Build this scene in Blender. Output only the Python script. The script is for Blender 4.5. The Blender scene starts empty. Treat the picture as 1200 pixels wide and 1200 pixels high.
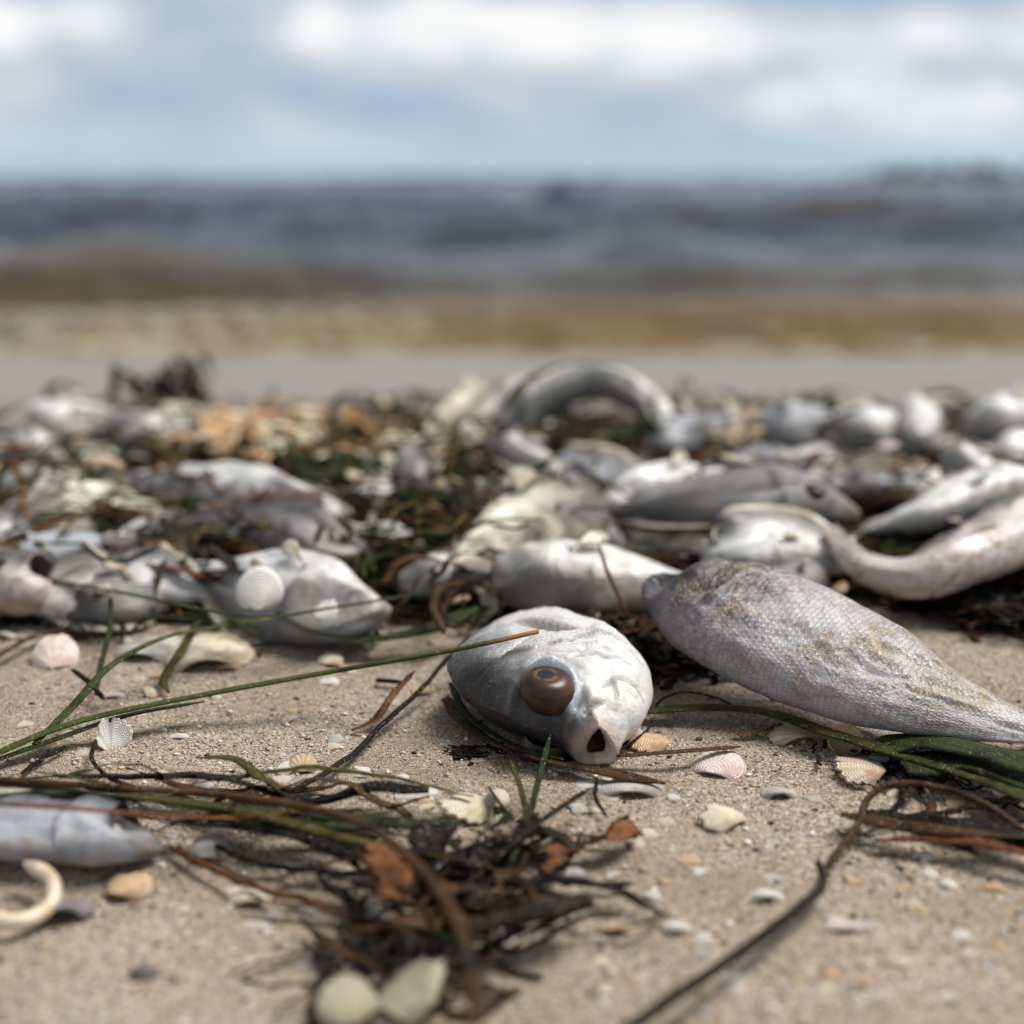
import bpy, math, random
import numpy as np
from mathutils import Vector, Matrix

random.seed(7); rng = np.random.default_rng(7)
scene = bpy.context.scene
COL = scene.collection
R = math.radians

# ------------------------------------------------------------------ camera
CAMH = 0.224; FPX = 1600.0; PITCH = R(13.63)
cam_d = bpy.data.cameras.new('camera'); cam = bpy.data.objects.new('camera', cam_d); COL.objects.link(cam)
cam.location = (0, 0, CAMH); cam.rotation_euler = (R(90) - PITCH, 0, 0)
cam_d.sensor_width = 36; cam_d.lens = 36 * FPX / 1200; cam_d.clip_start = 0.02; cam_d.clip_end = 9000
cam_d.dof.use_dof = True; cam_d.dof.focus_distance = 0.540; cam_d.dof.aperture_fstop = 4.0
scene.camera = cam

# ------------------------------------------------------------------ sky, sun, exposure
SUN_EL, SUN_AZ = R(60), R(68)          # azimuth measured from +Y (out to sea), positive to the right
world = bpy.data.worlds.new('World'); scene.world = world; world.use_nodes = True
wn = world.node_tree; wn.nodes.clear()

class NT:
    def __init__(s, tree): s.t = tree
    def n(s, typ, **kw):
        nd = s.t.nodes.new(typ)
        for k, v in kw.items():
            if k.startswith('i_'):
                nd.inputs[k[2:].replace('_', ' ')].default_value = v
            else: setattr(nd, k, v)
        return nd
    def l(s, a, b): s.t.links.new(a, b)
    def _in(s, sock, v):
        if isinstance(v, bpy.types.NodeSocket): s.l(v, sock)
        elif v is not None: sock.default_value = v
    def m(s, op, a, b=None, c=None, clamp=False):
        nd = s.n('ShaderNodeMath', operation=op); nd.use_clamp = clamp
        s._in(nd.inputs[0], a)
        if b is not None: s._in(nd.inputs[1], b)
        if c is not None: s._in(nd.inputs[2], c)
        return nd.outputs[0]
    def mix(s, f, a, b, mode='MIX'):
        nd = s.n('ShaderNodeMix', data_type='RGBA', blend_type=mode)
        s._in(nd.inputs[0], f); s._in(nd.inputs[6], a if isinstance(a, bpy.types.NodeSocket) else (*a, 1)[:4])
        s._in(nd.inputs[7], b if isinstance(b, bpy.types.NodeSocket) else (*b, 1)[:4])
        return nd.outputs[2]
    def ramp(s, f, stops):
        nd = s.n('ShaderNodeValToRGB'); s._in(nd.inputs[0], f)
        el = nd.color_ramp.elements
        while len(el) < len(stops): el.new(0.5)
        for e, (p, c) in zip(el, stops):
            e.position = p; e.color = (c, c, c, 1) if not hasattr(c, '__len__') else (*c, 1)[:4]
        return nd.outputs[0]
    def noise(s, vec, scale, detail=3, rough=.5, dist=0):
        nd = s.n('ShaderNodeTexNoise'); s._in(nd.inputs['Vector'], vec)
        nd.inputs['Scale'].default_value = scale; nd.inputs['Detail'].default_value = detail
        nd.inputs['Roughness'].default_value = rough; nd.inputs['Distortion'].default_value = dist
        return nd.outputs[0]
    def sstep(s, v, a, b):
        nd = s.n('ShaderNodeMapRange', interpolation_type='SMOOTHSTEP'); s._in(nd.inputs[0], v)
        nd.inputs[1].default_value = a; nd.inputs[2].default_value = b
        return nd.outputs[0]
    def bump(s, h, dist, strength=1., nrm=None):
        nd = s.n('ShaderNodeBump'); s._in(nd.inputs['Height'], h)
        nd.inputs['Distance'].default_value = dist; nd.inputs['Strength'].default_value = strength
        if nrm is not None: s.l(nrm, nd.inputs['Normal'])
        return nd.outputs[0]
    def vscale(s, v, xyz, rot=(0, 0, 0)):
        nd = s.n('ShaderNodeMapping'); s.l(v, nd.inputs[0]); nd.inputs['Scale'].default_value = xyz
        nd.inputs['Rotation'].default_value = rot
        return nd.outputs[0]

W = NT(wn)
tc = W.n('ShaderNodeTexCoord').outputs['Generated']
sky = W.n('ShaderNodeTexSky', sky_type='NISHITA'); sky.sun_disc = False
sky.sun_elevation = SUN_EL; sky.sun_rotation = SUN_AZ; sky.altitude = 0; sky.air_density = 1.0; sky.dust_density = 1.2; sky.ozone_density = 1.6
skyc = W.mix(1.0, sky.outputs[0], (.085, .085, .085), 'MULTIPLY')
sep = W.n('ShaderNodeSeparateXYZ'); W.l(tc, sep.inputs[0])
az = W.m('ARCTAN2', sep.outputs[0], sep.outputs[1]); elv = W.m('ARCSINE', sep.outputs[2])
comb = W.n('ShaderNodeCombineXYZ'); W.l(az, comb.inputs[0]); W.l(W.m('MULTIPLY', elv, 2.6), comb.inputs[1]); cv = comb.outputs[0]
n1 = W.noise(cv, 5.0, 5, .55, .3); n2 = W.noise(cv, 13.0, 4, .55, .2)
dens = W.m('ADD', W.m('MULTIPLY', n1, .64), W.m('MULTIPLY', n2, .36))
def pix_dir(px, py):
    a = math.atan2((px - 600) / FPX, 1.0); e = math.atan2((600 - py), FPX) - PITCH
    return a, e
def blob(px, py, rx, ry, amp):
    a0, e0 = pix_dir(px, py)
    dx = W.m('MULTIPLY', W.m('SUBTRACT', az, a0), FPX / rx); dy = W.m('MULTIPLY', W.m('SUBTRACT', elv, e0), FPX / ry)
    q = W.m('ADD', W.m('MULTIPLY', dx, dx), W.m('MULTIPLY', dy, dy))
    return W.m('MULTIPLY', W.m('EXPONENT', W.m('MULTIPLY', q, -1.0)), amp)
bright = W.m('MULTIPLY', W.m('SUBTRACT', dens, .5), 2.3)
for b in [(20, 40, 45, 30, .5), (140, 25, 45, 30, .42), (382, 25, 32, 35, .34), (700, 35, 260, 40, .38), (500, 25, 70, 50, .25), (980, 45, 260, 26, .3), (1120, 125, 120, 48, .34), (925, 120, 55, 26, .16),
          (930, 165, 90, 24, .10), (250, 115, 130, 40, -.42), (90, 110, 120, 50, -.12), (700, 125, 260, 45, -.12), (450, 130, 110, 40, -.12), (350, 165, 100, 18, .10), (1150, -8, 160, 16, -.75), (800, -14, 300, 12, -.35), (590, -16, 40, 14, -.3), (60, -6, 60, 12, -.35)]:
    bright = W.m('ADD', bright, blob(*b))
cl = W.ramp(W.m('ADD', bright, .5), [(0., (.30, .44, .62)), (.3, (.42, .50, .60)), (.55, (.55, .61, .67)), (.78, (.76, .79, .82)), (1., (.90, .90, .89))])
hz = W.sstep(elv, .002, .055)
lowc = W.mix(hz, (.42, .55, .66), cl)
cover = W.sstep(dens, .30, .44)
final = W.mix(cover, skyc, lowc)
high = W.ramp(W.m('ADD', bright, .5), [(0., (.19, .205, .22)), (.5, (.29, .30, .31)), (1., (.50, .495, .48))])
final = W.mix(W.sstep(elv, .12, .45), lowc, W.mix(cover, skyc, high))
bg = W.n('ShaderNodeBackground'); W.l(final, bg.inputs[0]); bg.inputs[1].default_value = 1.0
wo = W.n('ShaderNodeOutputWorld'); W.l(bg.outputs[0], wo.inputs[0])

sd = bpy.data.lights.new('sun', 'SUN'); sun = bpy.data.objects.new('sun', sd); COL.objects.link(sun)
sd.energy = 4.3; sd.angle = R(30); sd.color = (1, .96, .9)
dv = Vector((math.sin(SUN_AZ) * math.cos(SUN_EL), math.cos(SUN_AZ) * math.cos(SUN_EL), math.sin(SUN_EL)))
sun.rotation_euler = dv.to_track_quat('Z', 'Y').to_euler()
scene.view_settings.view_transform = 'Standard'; scene.view_settings.look = 'None'
scene.view_settings.exposure = .12; scene.view_settings.gamma = 1; scene.view_settings.use_curve_mapping = False
scene.cycles.use_denoising = True
scene.cycles.max_bounces = 6

# ------------------------------------------------------------------ noise and placing
def _h(i, j, k):
    n = (i * 374761393 + j * 668265263 + k * 2147483647 * 0 + k * 1274126177) & 0xffffffff
    n = ((n ^ (n >> 13)) * 1274126177) & 0xffffffff
    return ((n ^ (n >> 16)) & 0xffff) / 65535.0
def vnoise(x, y, z=0.0, seed=0):
    x = np.asarray(x, float); y = np.asarray(y, float); z = np.asarray(z, float) + seed * 17.31
    x, y, z = np.broadcast_arrays(x, y, z)
    i = np.floor(x).astype(np.int64); j = np.floor(y).astype(np.int64); k = np.floor(z).astype(np.int64)
    f = x - i; g = y - j; h = z - k
    f = f*f*(3-2*f); g = g*g*(3-2*g); h = h*h*(3-2*h)
    r = 0
    for a in (0, 1):
        for b in (0, 1):
            for c in (0, 1):
                r = r + _h(i+a, j+b, k+c) * (f if a else 1-f) * (g if b else 1-g) * (h if c else 1-h)
    return r * 2 - 1
def fbm(x, y, z=0.0, oct=4, seed=0, rough=.5):
    r = 0; a = 1.
    for o in range(oct):
        r = r + a * vnoise(np.asarray(x) * 2**o, np.asarray(y) * 2**o, np.asarray(z) * 2**o, seed + o); a *= rough
    return r
def sst(x, a, b):
    t = np.clip((np.asarray(x, float) - a) / (b - a), 0, 1); return t*t*(3-2*t)
def gz(x, y):
    x = np.asarray(x, float); y = np.asarray(y, float)
    near = 1 - sst(y, 2.2, 3.0) * .8
    h = (.0032 * fbm(x*9, y*9, 0, 2, 3) + .0013 * fbm(x*45, y*45, 0, 3, 9) * (1 - sst(y, 1.1, 1.6)*.8) + .004 * vnoise(x*2.5, y*2.5, 0, 5)) * near
    return h - np.maximum(y - 1.45, 0) * .1 + .004
def ray(px, py):
    d = np.array([(px - 600) / FPX, 1.0, (600 - py) / FPX]); c, s = math.cos(-PITCH), math.sin(-PITCH)
    return np.array([d[0], d[1]*c - d[2]*s, d[1]*s + d[2]*c])
def P(px, py, z=0.0):            # point z (metres) above the sand seen at that place in the photograph
    d = ray(px, py); t = (z - CAMH) / d[2]
    for _ in range(3):
        g = float(gz(d[0]*t, d[1]*t)); t = (z + g - CAMH) / d[2]
    return np.array([0, 0, CAMH]) + d * t

MARKS = [(640, 800, 'the white fish head'), (990, 770, 'the scaled fish'), (345, 690, 'the shell bearing fish'), (305, 620, 'the grey spined fish'), (270, 575, 'the broad white fish'),
         (125, 600, 'the cream fish'), (72, 650, 'the bluish fish'), (185, 690, 'the small left fish'), (590, 640, 'the large cream fish'), (700, 680, 'the pale slender fish'), (690, 470, 'the arched fish'),
         (85, 490, 'the back left fish'), (205, 490, 'the dark weed heap'), (960, 495, 'the silver fish head'), (1080, 515, 'the stubby white fish'), (1190, 490, 'the far right fish'),
         (900, 585, 'the dark grey fish'), (905, 645, 'the hollow eyed head'), (1090, 600, 'the long pinkish fish'), (1110, 665, 'the raised tail fish'), (550, 500, 'the slanting cream fish'), (640, 550, 'the slim white fish'),
         (330, 505, 'the orange shells'), (450, 590, 'the brownish fish'), (545, 600, 'the dark upright blade'), (130, 865, 'the triangular white shell'), (345, 900, 'the ribbed tan shell'), (545, 950, 'the pale yellow shell piece'),
         (842, 897, 'the pink scallop'), (1005, 905, 'the striped shell'), (845, 962, 'the orange tan shell'), (60, 970, 'the blurred silver fish'), (72, 1074, 'the purple mussel shell'), (152, 1045, 'the angular tan shell'),
         (292, 1056, 'the peach shell'), (520, 1060, 'the dark clump'), (860, 1120, 'the forked stem'), (1010, 950, 'the looping brown stem'), (1120, 980, 'the right edge weed'), (246, 772, 'the half buried tan shell'),
         (66, 775, 'the rose shell'), (430, 900, 'the black twisted stem'), (168, 1142, 'the dark stone'), (793, 1088, 'the bright white shell'), (897, 1052, 'the stem side shell'), (1120, 885, 'the broad dark leaf')]
def near(px, py):
    k = min(MARKS, key=lambda m: (m[0]-px)**2 + (2*(m[1]-py))**2); dx, dy = px-k[0], (py-k[1])*2
    if math.hypot(dx, dy) < 26: return 'right at ' + k[2]
    if abs(dx) > abs(dy): return ('right of ' if dx > 0 else 'left of ') + k[2]
    return ('before ' if dy > 0 else 'behind ') + k[2]
def wd(w): return 'wide' if w > 4.5 else ('thin' if w < 3 else 'narrow')
def sz(w): return 'big' if w > 20 else ('small' if w > 14 else 'tiny')

# ------------------------------------------------------------------ object helpers
def tag(o, label=None, cat=None, group=None, kind=None):
    if label: o['label'] = label
    if cat: o['category'] = cat
    if group: o['group'] = group
    if kind: o['kind'] = kind
    return o
def thing(name, loc, label, cat, group=None):
    o = bpy.data.objects.new(name, None); COL.objects.link(o); o.location = loc; o.empty_display_size = .01
    return tag(o, label, cat, group)
def mesh(name, V, F, mat=None, parent=None, origin=(0, 0, 0), smooth=True, uvs=None, cols=None, mats=None, fm=None):
    """V in world space, origin = world position of the object (or of its parent thing)"""
    V = np.asarray(V, float) - np.asarray(origin, float)
    me = bpy.data.meshes.new(name)
    if isinstance(F, np.ndarray):
        nf, k = F.shape
        me.vertices.add(len(V)); me.vertices.foreach_set('co', V.astype(np.float32).ravel())
        me.loops.add(nf*k); me.loops.foreach_set('vertex_index', F.astype(np.int32).ravel())
        me.polygons.add(nf); me.polygons.foreach_set('loop_start', np.arange(nf, dtype=np.int32)*k)
        me.polygons.foreach_set('loop_total', np.full(nf, k, dtype=np.int32))
        me.update(calc_edges=True)
    else:
        me.from_pydata(V.tolist(), [], F); me.update()
    if smooth: me.polygons.foreach_set('use_smooth', np.ones(len(me.polygons), bool))
    li = None
    for nm, uv in (uvs or {}).items():
        lay = me.uv_layers.new(name=nm)
        li = np.empty(len(me.loops), np.int32); me.loops.foreach_get('vertex_index', li)
        lay.data.foreach_set('uv', np.asarray(uv, np.float32)[li].ravel())
    if cols is not None:
        ca = me.color_attributes.new('tint', 'FLOAT_COLOR', 'POINT')
        c4 = np.ones((len(V), 4), np.float32); c4[:, :3] = cols; ca.data.foreach_set('color', c4.ravel())
    for mm in (mats or [mat]):
        if mm: me.materials.append(mm)
    if fm is not None: me.polygons.foreach_set('material_index', np.asarray(fm, np.int32))
    o = bpy.data.objects.new(name, me); COL.objects.link(o)
    if parent is not None: o.parent = parent
    else: o.location = origin
    return o
def grid_faces(nr, nc, wrap=False, off=0):
    i = np.arange(nr-1)[:, None]; j = np.arange(nc if wrap else nc-1)[None, :]
    a = i*nc + j; b = i*nc + (j+1) % nc
    return np.stack([a, b, b+nc, a+nc], -1).reshape(-1, 4) + off
def spline(pts, n):
    pts = np.asarray(pts, float)
    if len(pts) == 2: pts = np.array([pts[0], (pts[0]+pts[1])/2, pts[1]])
    p = np.vstack([2*pts[0]-pts[1], pts, 2*pts[-1]-pts[-2]]); out = []
    for i in range(1, len(p)-2):
        t = np.linspace(0, 1, 24, endpoint=False)[:, None]
        a, b, c, d = p[i-1], p[i], p[i+1], p[i+2]
        out.append(.5*((2*b) + (-a+c)*t + (2*a-5*b+4*c-d)*t**2 + (-a+3*b-3*c+d)*t**3))
    out = np.vstack(out + [p[-2][None]])
    s = np.concatenate([[0], np.cumsum(np.linalg.norm(np.diff(out, axis=0), axis=1))])
    q = np.linspace(0, s[-1], n) if np.isscalar(n) else np.asarray(n) * s[-1]
    return np.stack([np.interp(q, s, out[:, k]) for k in range(3)], 1), s[-1]
def frames(C, up=(0, 0, 1)):
    T = np.gradient(C, axis=0); T /= np.linalg.norm(T, axis=1)[:, None] + 1e-12
    up = np.asarray(up, float); N = up[None] - (T @ up)[:, None] * T
    N /= np.linalg.norm(N, axis=1)[:, None] + 1e-9
    return T, N, np.cross(T, N)

# ------------------------------------------------------------------ materials
def newmat(name):
    m = bpy.data.materials.new(name); m.use_nodes = True; nt = NT(m.node_tree)
    b = m.node_tree.nodes['Principled BSDF']; return m, nt, b
def oc(nt): return nt.n('ShaderNodeTexCoord').outputs['Object']
def rnd(nt): return nt.n('ShaderNodeObjectInfo').outputs['Random']

def fish_mat(name, base=(.62, .61, .60), dorsal=(.22, .22, .24), blotch=(.40, .33, .27), bl=.5, bg=True, dirt=0., scale=520., rough=.36, metal=.12, dors=.47, bumpd=.0003, belly=None, brownhead=0., stain=.8, sc_amt=.2, fore=0.):
    m, nt, b = newmat(name)
    uvn = nt.n('ShaderNodeUVMap'); uvn.uv_map = 'body'; sp = nt.n('ShaderNodeSeparateXYZ'); nt.l(uvn.outputs[0], sp.inputs[0])
    us = nt.n('ShaderNodeUVMap'); us.uv_map = 'scale'
    o = oc(nt)
    nz = nt.noise(o, 60, 4, .6); nz2 = nt.noise(o, 170, 4, .65); nz3 = nt.noise(o, 22, 3, .6)
    d = nt.m('ADD', sp.outputs[1], nt.m('MULTIPLY', nt.m('SUBTRACT', nz, .5), .35))
    c = nt.mix(nt.sstep(d, dors, min(dors + .32, 1.3)), base, dorsal)
    if belly: c = nt.mix(nt.sstep(d, .32, .08), c, belly)
    c = nt.mix(nt.m('MULTIPLY', nt.sstep(nz3, .50, .68), bl), c, blotch)
    c = nt.mix(nt.m('MULTIPLY', nt.sstep(nz2, .56, .70), bl*.7), c, tuple(x*.62 for x in blotch))
    if bg:
        pn = nt.noise(o, 38, 4, .65, .6)
        c = nt.mix(nt.m('MULTIPLY', nt.sstep(nt.m('ADD', pn, nt.m('MULTIPLY', rnd(nt), .08)), .60, .68), .6), c, tuple(x*.6 for x in blotch))
        c = nt.mix(nt.m('MULTIPLY', nt.sstep(nt.m('ADD', sp.outputs[0], nt.m('MULTIPLY', nz2, .2)), .22, .08), .6), c, tuple(x*.5 for x in blotch))
        c = nt.mix(nt.m('MULTIPLY', rnd(nt), .3), c, tuple(x*.6 for x in base))
    if brownhead: c = nt.mix(nt.m('MULTIPLY', nt.sstep(nt.m('ADD', sp.outputs[0], nt.m('MULTIPLY', nt.m('SUBTRACT', nz2, .5), .50)), .50, .20), brownhead), c, nt.mix(nt.sstep(nz, .45, .6), (.038, .022, .013), (.065, .062, .078)))
    gx = nt.m('SUBTRACT', sp.outputs[0], nt.m('SUBTRACT', .315, nt.m('MULTIPLY', .055, nt.m('POWER', nt.m('ADD', nt.m('MULTIPLY', sp.outputs[1], 2.), -.95), 2.))))
    gs = nt.m('MULTIPLY', nt.m('MULTIPLY', nt.sstep(nt.m('ABSOLUTE', nt.m('ADD', gx, -.008)), .013, .0), nt.sstep(nz, .44, .56)), nt.m('MULTIPLY', nt.sstep(sp.outputs[1], .12, .3), nt.sstep(sp.outputs[1], .86, .7)))
    c = nt.mix(nt.m('MULTIPLY', gs, stain), c, (.13, .07, .05))
    c = nt.mix(nt.m('MULTIPLY', nt.sstep(nt.m('ABSOLUTE', nt.m('SUBTRACT', sp.outputs[1], .06)), .09, .0), nt.m('MULTIPLY', nt.sstep(nz2, .42, .6), stain*.8)), c, (.30, .19, .10))
    ss = nt.n('ShaderNodeSeparateXYZ'); nt.l(us.outputs[0], ss.inputs[0])
    wv_ = nt.m('MULTIPLY', nt.m('SUBTRACT', nt.noise(o, 70, 3), .5), .9)
    Yc = nt.m('ADD', nt.m('MULTIPLY', ss.outputs[0], scale), wv_); Xc = nt.m('ADD', nt.m('MULTIPLY', ss.outputs[1], scale*.95), wv_)
    row = nt.m('FLOOR', Yc); fy = nt.m('SUBTRACT', Yc, row); par = nt.m('MULTIPLY', nt.m('MODULO', row, 2.), .5)
    x1 = nt.m('ADD', Xc, par); c1 = nt.m('FLOOR', x1); f1 = nt.m('SUBTRACT', nt.m('SUBTRACT', x1, c1), .5)
    x2 = nt.m('ADD', x1, .5); c2 = nt.m('FLOOR', x2); f2 = nt.m('SUBTRACT', nt.m('SUBTRACT', x2, c2), .5)
    def hyp(a_, b_): return nt.m('SQRT', nt.m('ADD', nt.m('MULTIPLY', a_, a_), nt.m('MULTIPLY', b_, b_)))
    d1 = hyp(nt.m('MULTIPLY', f1, 1.3), fy); d2 = hyp(nt.m('MULTIPLY', f2, 1.3), nt.m('SUBTRACT', 1., fy))
    cov = nt.sstep(d1, .80, .72)
    hs = nt.m('ADD', nt.m('MULTIPLY', cov, nt.m('ADD', .45, nt.m('MULTIPLY', d1, .7))), nt.m('MULTIPLY', nt.m('SUBTRACT', 1., cov), nt.m('SUBTRACT', .45, nt.m('MULTIPLY', d2, .4))))
    cid = nt.n('ShaderNodeCombineXYZ'); nt._in(cid.inputs[0], nt.mix(cov, c2, c1) if False else nt.m('ADD', nt.m('MULTIPLY', cov, c1), nt.m('MULTIPLY', nt.m('SUBTRACT', 1., cov), nt.m('ADD', c2, .5)))); nt.l(row, cid.inputs[1])
    wn_ = nt.n('ShaderNodeTexWhiteNoise'); nt.l(cid.outputs[0], wn_.inputs[0])
    edge0 = nt.m('MULTIPLY', nt.sstep(d1, .70, .79), nt.sstep(d1, .98, .82))
    head = nt.sstep(sp.outputs[0], .18, .30)
    lost = nt.sstep(nt.noise(o, 33, 4, .65), .62, .56); head = nt.m('MULTIPLY', head, lost); edge = nt.m('MULTIPLY', edge0, head)
    c = nt.mix(nt.m('MULTIPLY', edge, sc_amt), c, tuple(x*.45 for x in dorsal))
    c = nt.mix(nt.m('MULTIPLY', nt.m('MULTIPLY', nt.sstep(wn_.outputs[0], .3, 1.), head), .45), c, (.66, .66, .68)) if sc_amt > .25 else c
    rg = nt.m('ADD', rough, nt.m('MULTIPLY', nt.m('SUBTRACT', nz2, .5), .3))
    if dirt > 0:
        g = nt.noise(o, 900, 2, .5); g2 = nt.noise(o, 45, 4, .7)
        mk = nt.m('MULTIPLY', nt.sstep(g, .51, .60), nt.sstep(g2, .67 - .2*dirt, .76 - .16*dirt))
        c = nt.mix(mk, c, nt.mix(nt.sstep(nt.noise(o, 500, 2), .4, .6), (.46, .27, .08), (.60, .50, .34)))
        rg = nt.mix(mk, rg, (.8, .8, .8))
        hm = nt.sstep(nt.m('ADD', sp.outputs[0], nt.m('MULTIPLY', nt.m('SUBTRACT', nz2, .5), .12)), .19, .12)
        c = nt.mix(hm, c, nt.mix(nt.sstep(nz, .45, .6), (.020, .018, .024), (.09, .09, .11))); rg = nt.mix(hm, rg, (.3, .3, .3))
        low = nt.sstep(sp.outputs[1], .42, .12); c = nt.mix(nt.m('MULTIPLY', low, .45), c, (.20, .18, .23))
    else: mk = None
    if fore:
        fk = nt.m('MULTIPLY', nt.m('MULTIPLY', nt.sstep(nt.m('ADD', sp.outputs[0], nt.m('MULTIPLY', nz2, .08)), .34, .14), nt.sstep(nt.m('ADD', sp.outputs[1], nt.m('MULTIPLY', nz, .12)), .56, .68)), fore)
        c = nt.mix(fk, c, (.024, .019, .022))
        c = nt.mix(nt.m('MULTIPLY', nt.sstep(nt.m('ADD', sp.outputs[1], nt.m('MULTIPLY', nz2, .10)), .88, 1.0), nt.sstep(sp.outputs[0], .55, .3)), c, (.030, .027, .032))  # painted shade along the lower back edge, deepening the dark forehead
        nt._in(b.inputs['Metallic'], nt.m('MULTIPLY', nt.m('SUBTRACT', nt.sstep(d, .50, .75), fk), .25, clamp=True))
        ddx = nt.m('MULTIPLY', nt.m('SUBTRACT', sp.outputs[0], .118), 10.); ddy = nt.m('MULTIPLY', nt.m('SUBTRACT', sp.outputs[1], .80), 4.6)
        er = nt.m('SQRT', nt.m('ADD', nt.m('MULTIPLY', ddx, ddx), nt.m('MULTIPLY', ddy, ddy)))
        wet_sheen = nt.m('MULTIPLY', nt.sstep(er, 1.25, .85), nt.sstep(sp.outputs[1], .84, .74)); c = nt.mix(nt.m('MULTIPLY', wet_sheen, .7), c, (.50, .56, .66)); rg = nt.mix(wet_sheen, rg, (.2, .2, .2))  # wet skin by the eye, its bluish highlight painted into the colour
        ca_ = nt.n('ShaderNodeVertexColor'); ca_.layer_name = 'tint'; c = nt.mix(nt.m('MULTIPLY', ca_.outputs[0], .8), c, (.20, .17, .15))  # groove depth darkens the folds, crease shade painted into the colour
        c = nt.mix(nt.m('MULTIPLY', nt.sstep(nt.noise(nt.vscale(o, (1, 1, 3)), 330, 4, .75), .60, .68), .55), c, (.26, .25, .27))
        lipm = nt.m('MULTIPLY', nt.sstep(sp.outputs[0], .035, .0), .7); c = nt.mix(lipm, c, (.50, .38, .30))
    else: b.inputs['Metallic'].default_value = metal
    nt.l(c, b.inputs['Base Color']); nt._in(b.inputs['Roughness'], rg)
    b.inputs['Subsurface Weight'].default_value = .06; b.inputs['Subsurface Scale'].default_value = .004
    b.inputs['Coat Weight'].default_value = .08; b.inputs['Coat Roughness'].default_value = .25
    hgt = nt.m('MULTIPLY', nt.m('ADD', hs, nt.m('MULTIPLY', wn_.outputs[0], .25)), head)
    nr = nt.bump(hgt, bumpd, .8)
    nr = nt.bump(nt.noise(o, 260, 5, .7), .0012, .6, nr)
    if mk is not None: nr = nt.bump(mk, .0004, 1., nr)
    nt.l(nr, b.inputs['Normal']); 
    return m
def simple(name, c1, c2, nscale=80, rough=.5, c3=None, bump=.0004, bscale=300, metal=0., coat=0., sss=0., per=0., lo=.4, hi=.62, spec=.5):
    m, nt, b = newmat(name); b.inputs['Specular IOR Level'].default_value = spec; o = oc(nt)
    c = nt.mix(nt.sstep(nt.noise(o, nscale, 4, .6), lo, hi), c1, c2)
    if c3: c = nt.mix(nt.sstep(nt.noise(o, nscale*3.1, 3, .6), .56, .68), c, c3)
    if per: c = nt.mix(nt.m('MULTIPLY', rnd(nt), per), c, tuple(x*.45 for x in c1))
    nt.l(c, b.inputs['Base Color']); b.inputs['Roughness'].default_value = rough; b.inputs['Metallic'].default_value = metal
    b.inputs['Coat Weight'].default_value = coat; b.inputs['Coat Roughness'].default_value = .15
    if sss: b.inputs['Subsurface Weight'].default_value = sss; b.inputs['Subsurface Scale'].default_value = .003
    if bump: nt.l(nt.bump(nt.noise(o, bscale, 4, .6), bump, .7), b.inputs['Normal'])
    return m
def blade_mat(name, c1, c2, c3, rough=.55, tip=None):
    m, nt, b = newmat(name); b.inputs['Specular IOR Level'].default_value = .09
    uv = nt.n('ShaderNodeUVMap'); uv.uv_map = 'blade'; sp = nt.n('ShaderNodeSeparateXYZ'); nt.l(uv.outputs[0], sp.inputs[0]); o = oc(nt)
    vein = nt.noise(nt.vscale(uv.outputs[0], (30, 5, 1)), 1.0, 3, .6)
    along = nt.noise(o, 55, 4, .7)
    c = nt.mix(nt.sstep(vein, .35, .65), c1, c2)
    c = nt.mix(nt.sstep(along, .5, .66), c, c3)
    if tip: c = nt.mix(nt.sstep(nt.m('ADD', sp.outputs[1], nt.m('MULTIPLY', along, .06)), .93, .99), c, tip)
    c = nt.mix(nt.sstep(nt.noise(o, 1400, 2), .66, .70), c, (.45, .40, .33))
    nt.l(c, b.inputs['Base Color']); b.inputs['Roughness'].default_value = rough
    b.inputs['Coat Weight'].default_value = .0; b.inputs['Coat Roughness'].default_value = .2
    nt.l(nt.bump(nt.noise(nt.vscale(uv.outputs[0], (26, 8, 1)), 1, 3), .0003, .8, nt.bump(nt.noise(o, 400, 3), .0002, .7)), b.inputs['Normal'])
    return m
def shell_mat(name, c1, c2, c3, rings=14, radial=0., rough=.45):
    m, nt, b = newmat(name)
    uv = nt.n('ShaderNodeUVMap'); uv.uv_map = 'shell'; sp = nt.n('ShaderNodeSeparateXYZ'); nt.l(uv.outputs[0], sp.inputs[0]); o = oc(nt)
    wob = nt.noise(o, 120, 3, .6)
    r = nt.m('ADD', nt.m('MULTIPLY', sp.outputs[1], rings), nt.m('MULTIPLY', wob, 1.6))
    band = nt.noise(nt.vscale(uv.outputs[0], (.4, rings, 1)), 1., 4, .7)
    c = nt.mix(nt.sstep(band, .42, .6), c1, c2)
    c = nt.mix(nt.sstep(nt.noise(o, 90, 4, .6), .48, .64), c, c3)
    if radial: c = nt.mix(nt.m('MULTIPLY', nt.sstep(nt.noise(nt.vscale(uv.outputs[0], (34, .3, 1)), 1, 2), .48, .6), radial), c, c3)
    c = nt.mix(nt.m('MULTIPLY', rnd(nt), .25), c, (.42, .38, .33))
    nt.l(c, b.inputs['Base Color']); b.inputs['Roughness'].default_value = rough
    b.inputs['Subsurface Weight'].default_value = .08; b.inputs['Subsurface Scale'].default_value = .002
    nt.l(nt.bump(nt.m('SINE', nt.m('MULTIPLY', r, 6.28)), .00022, .7, nt.bump(nt.noise(o, 500, 4, .7), .0003, .6)), b.inputs['Normal'])
    return m

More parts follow.
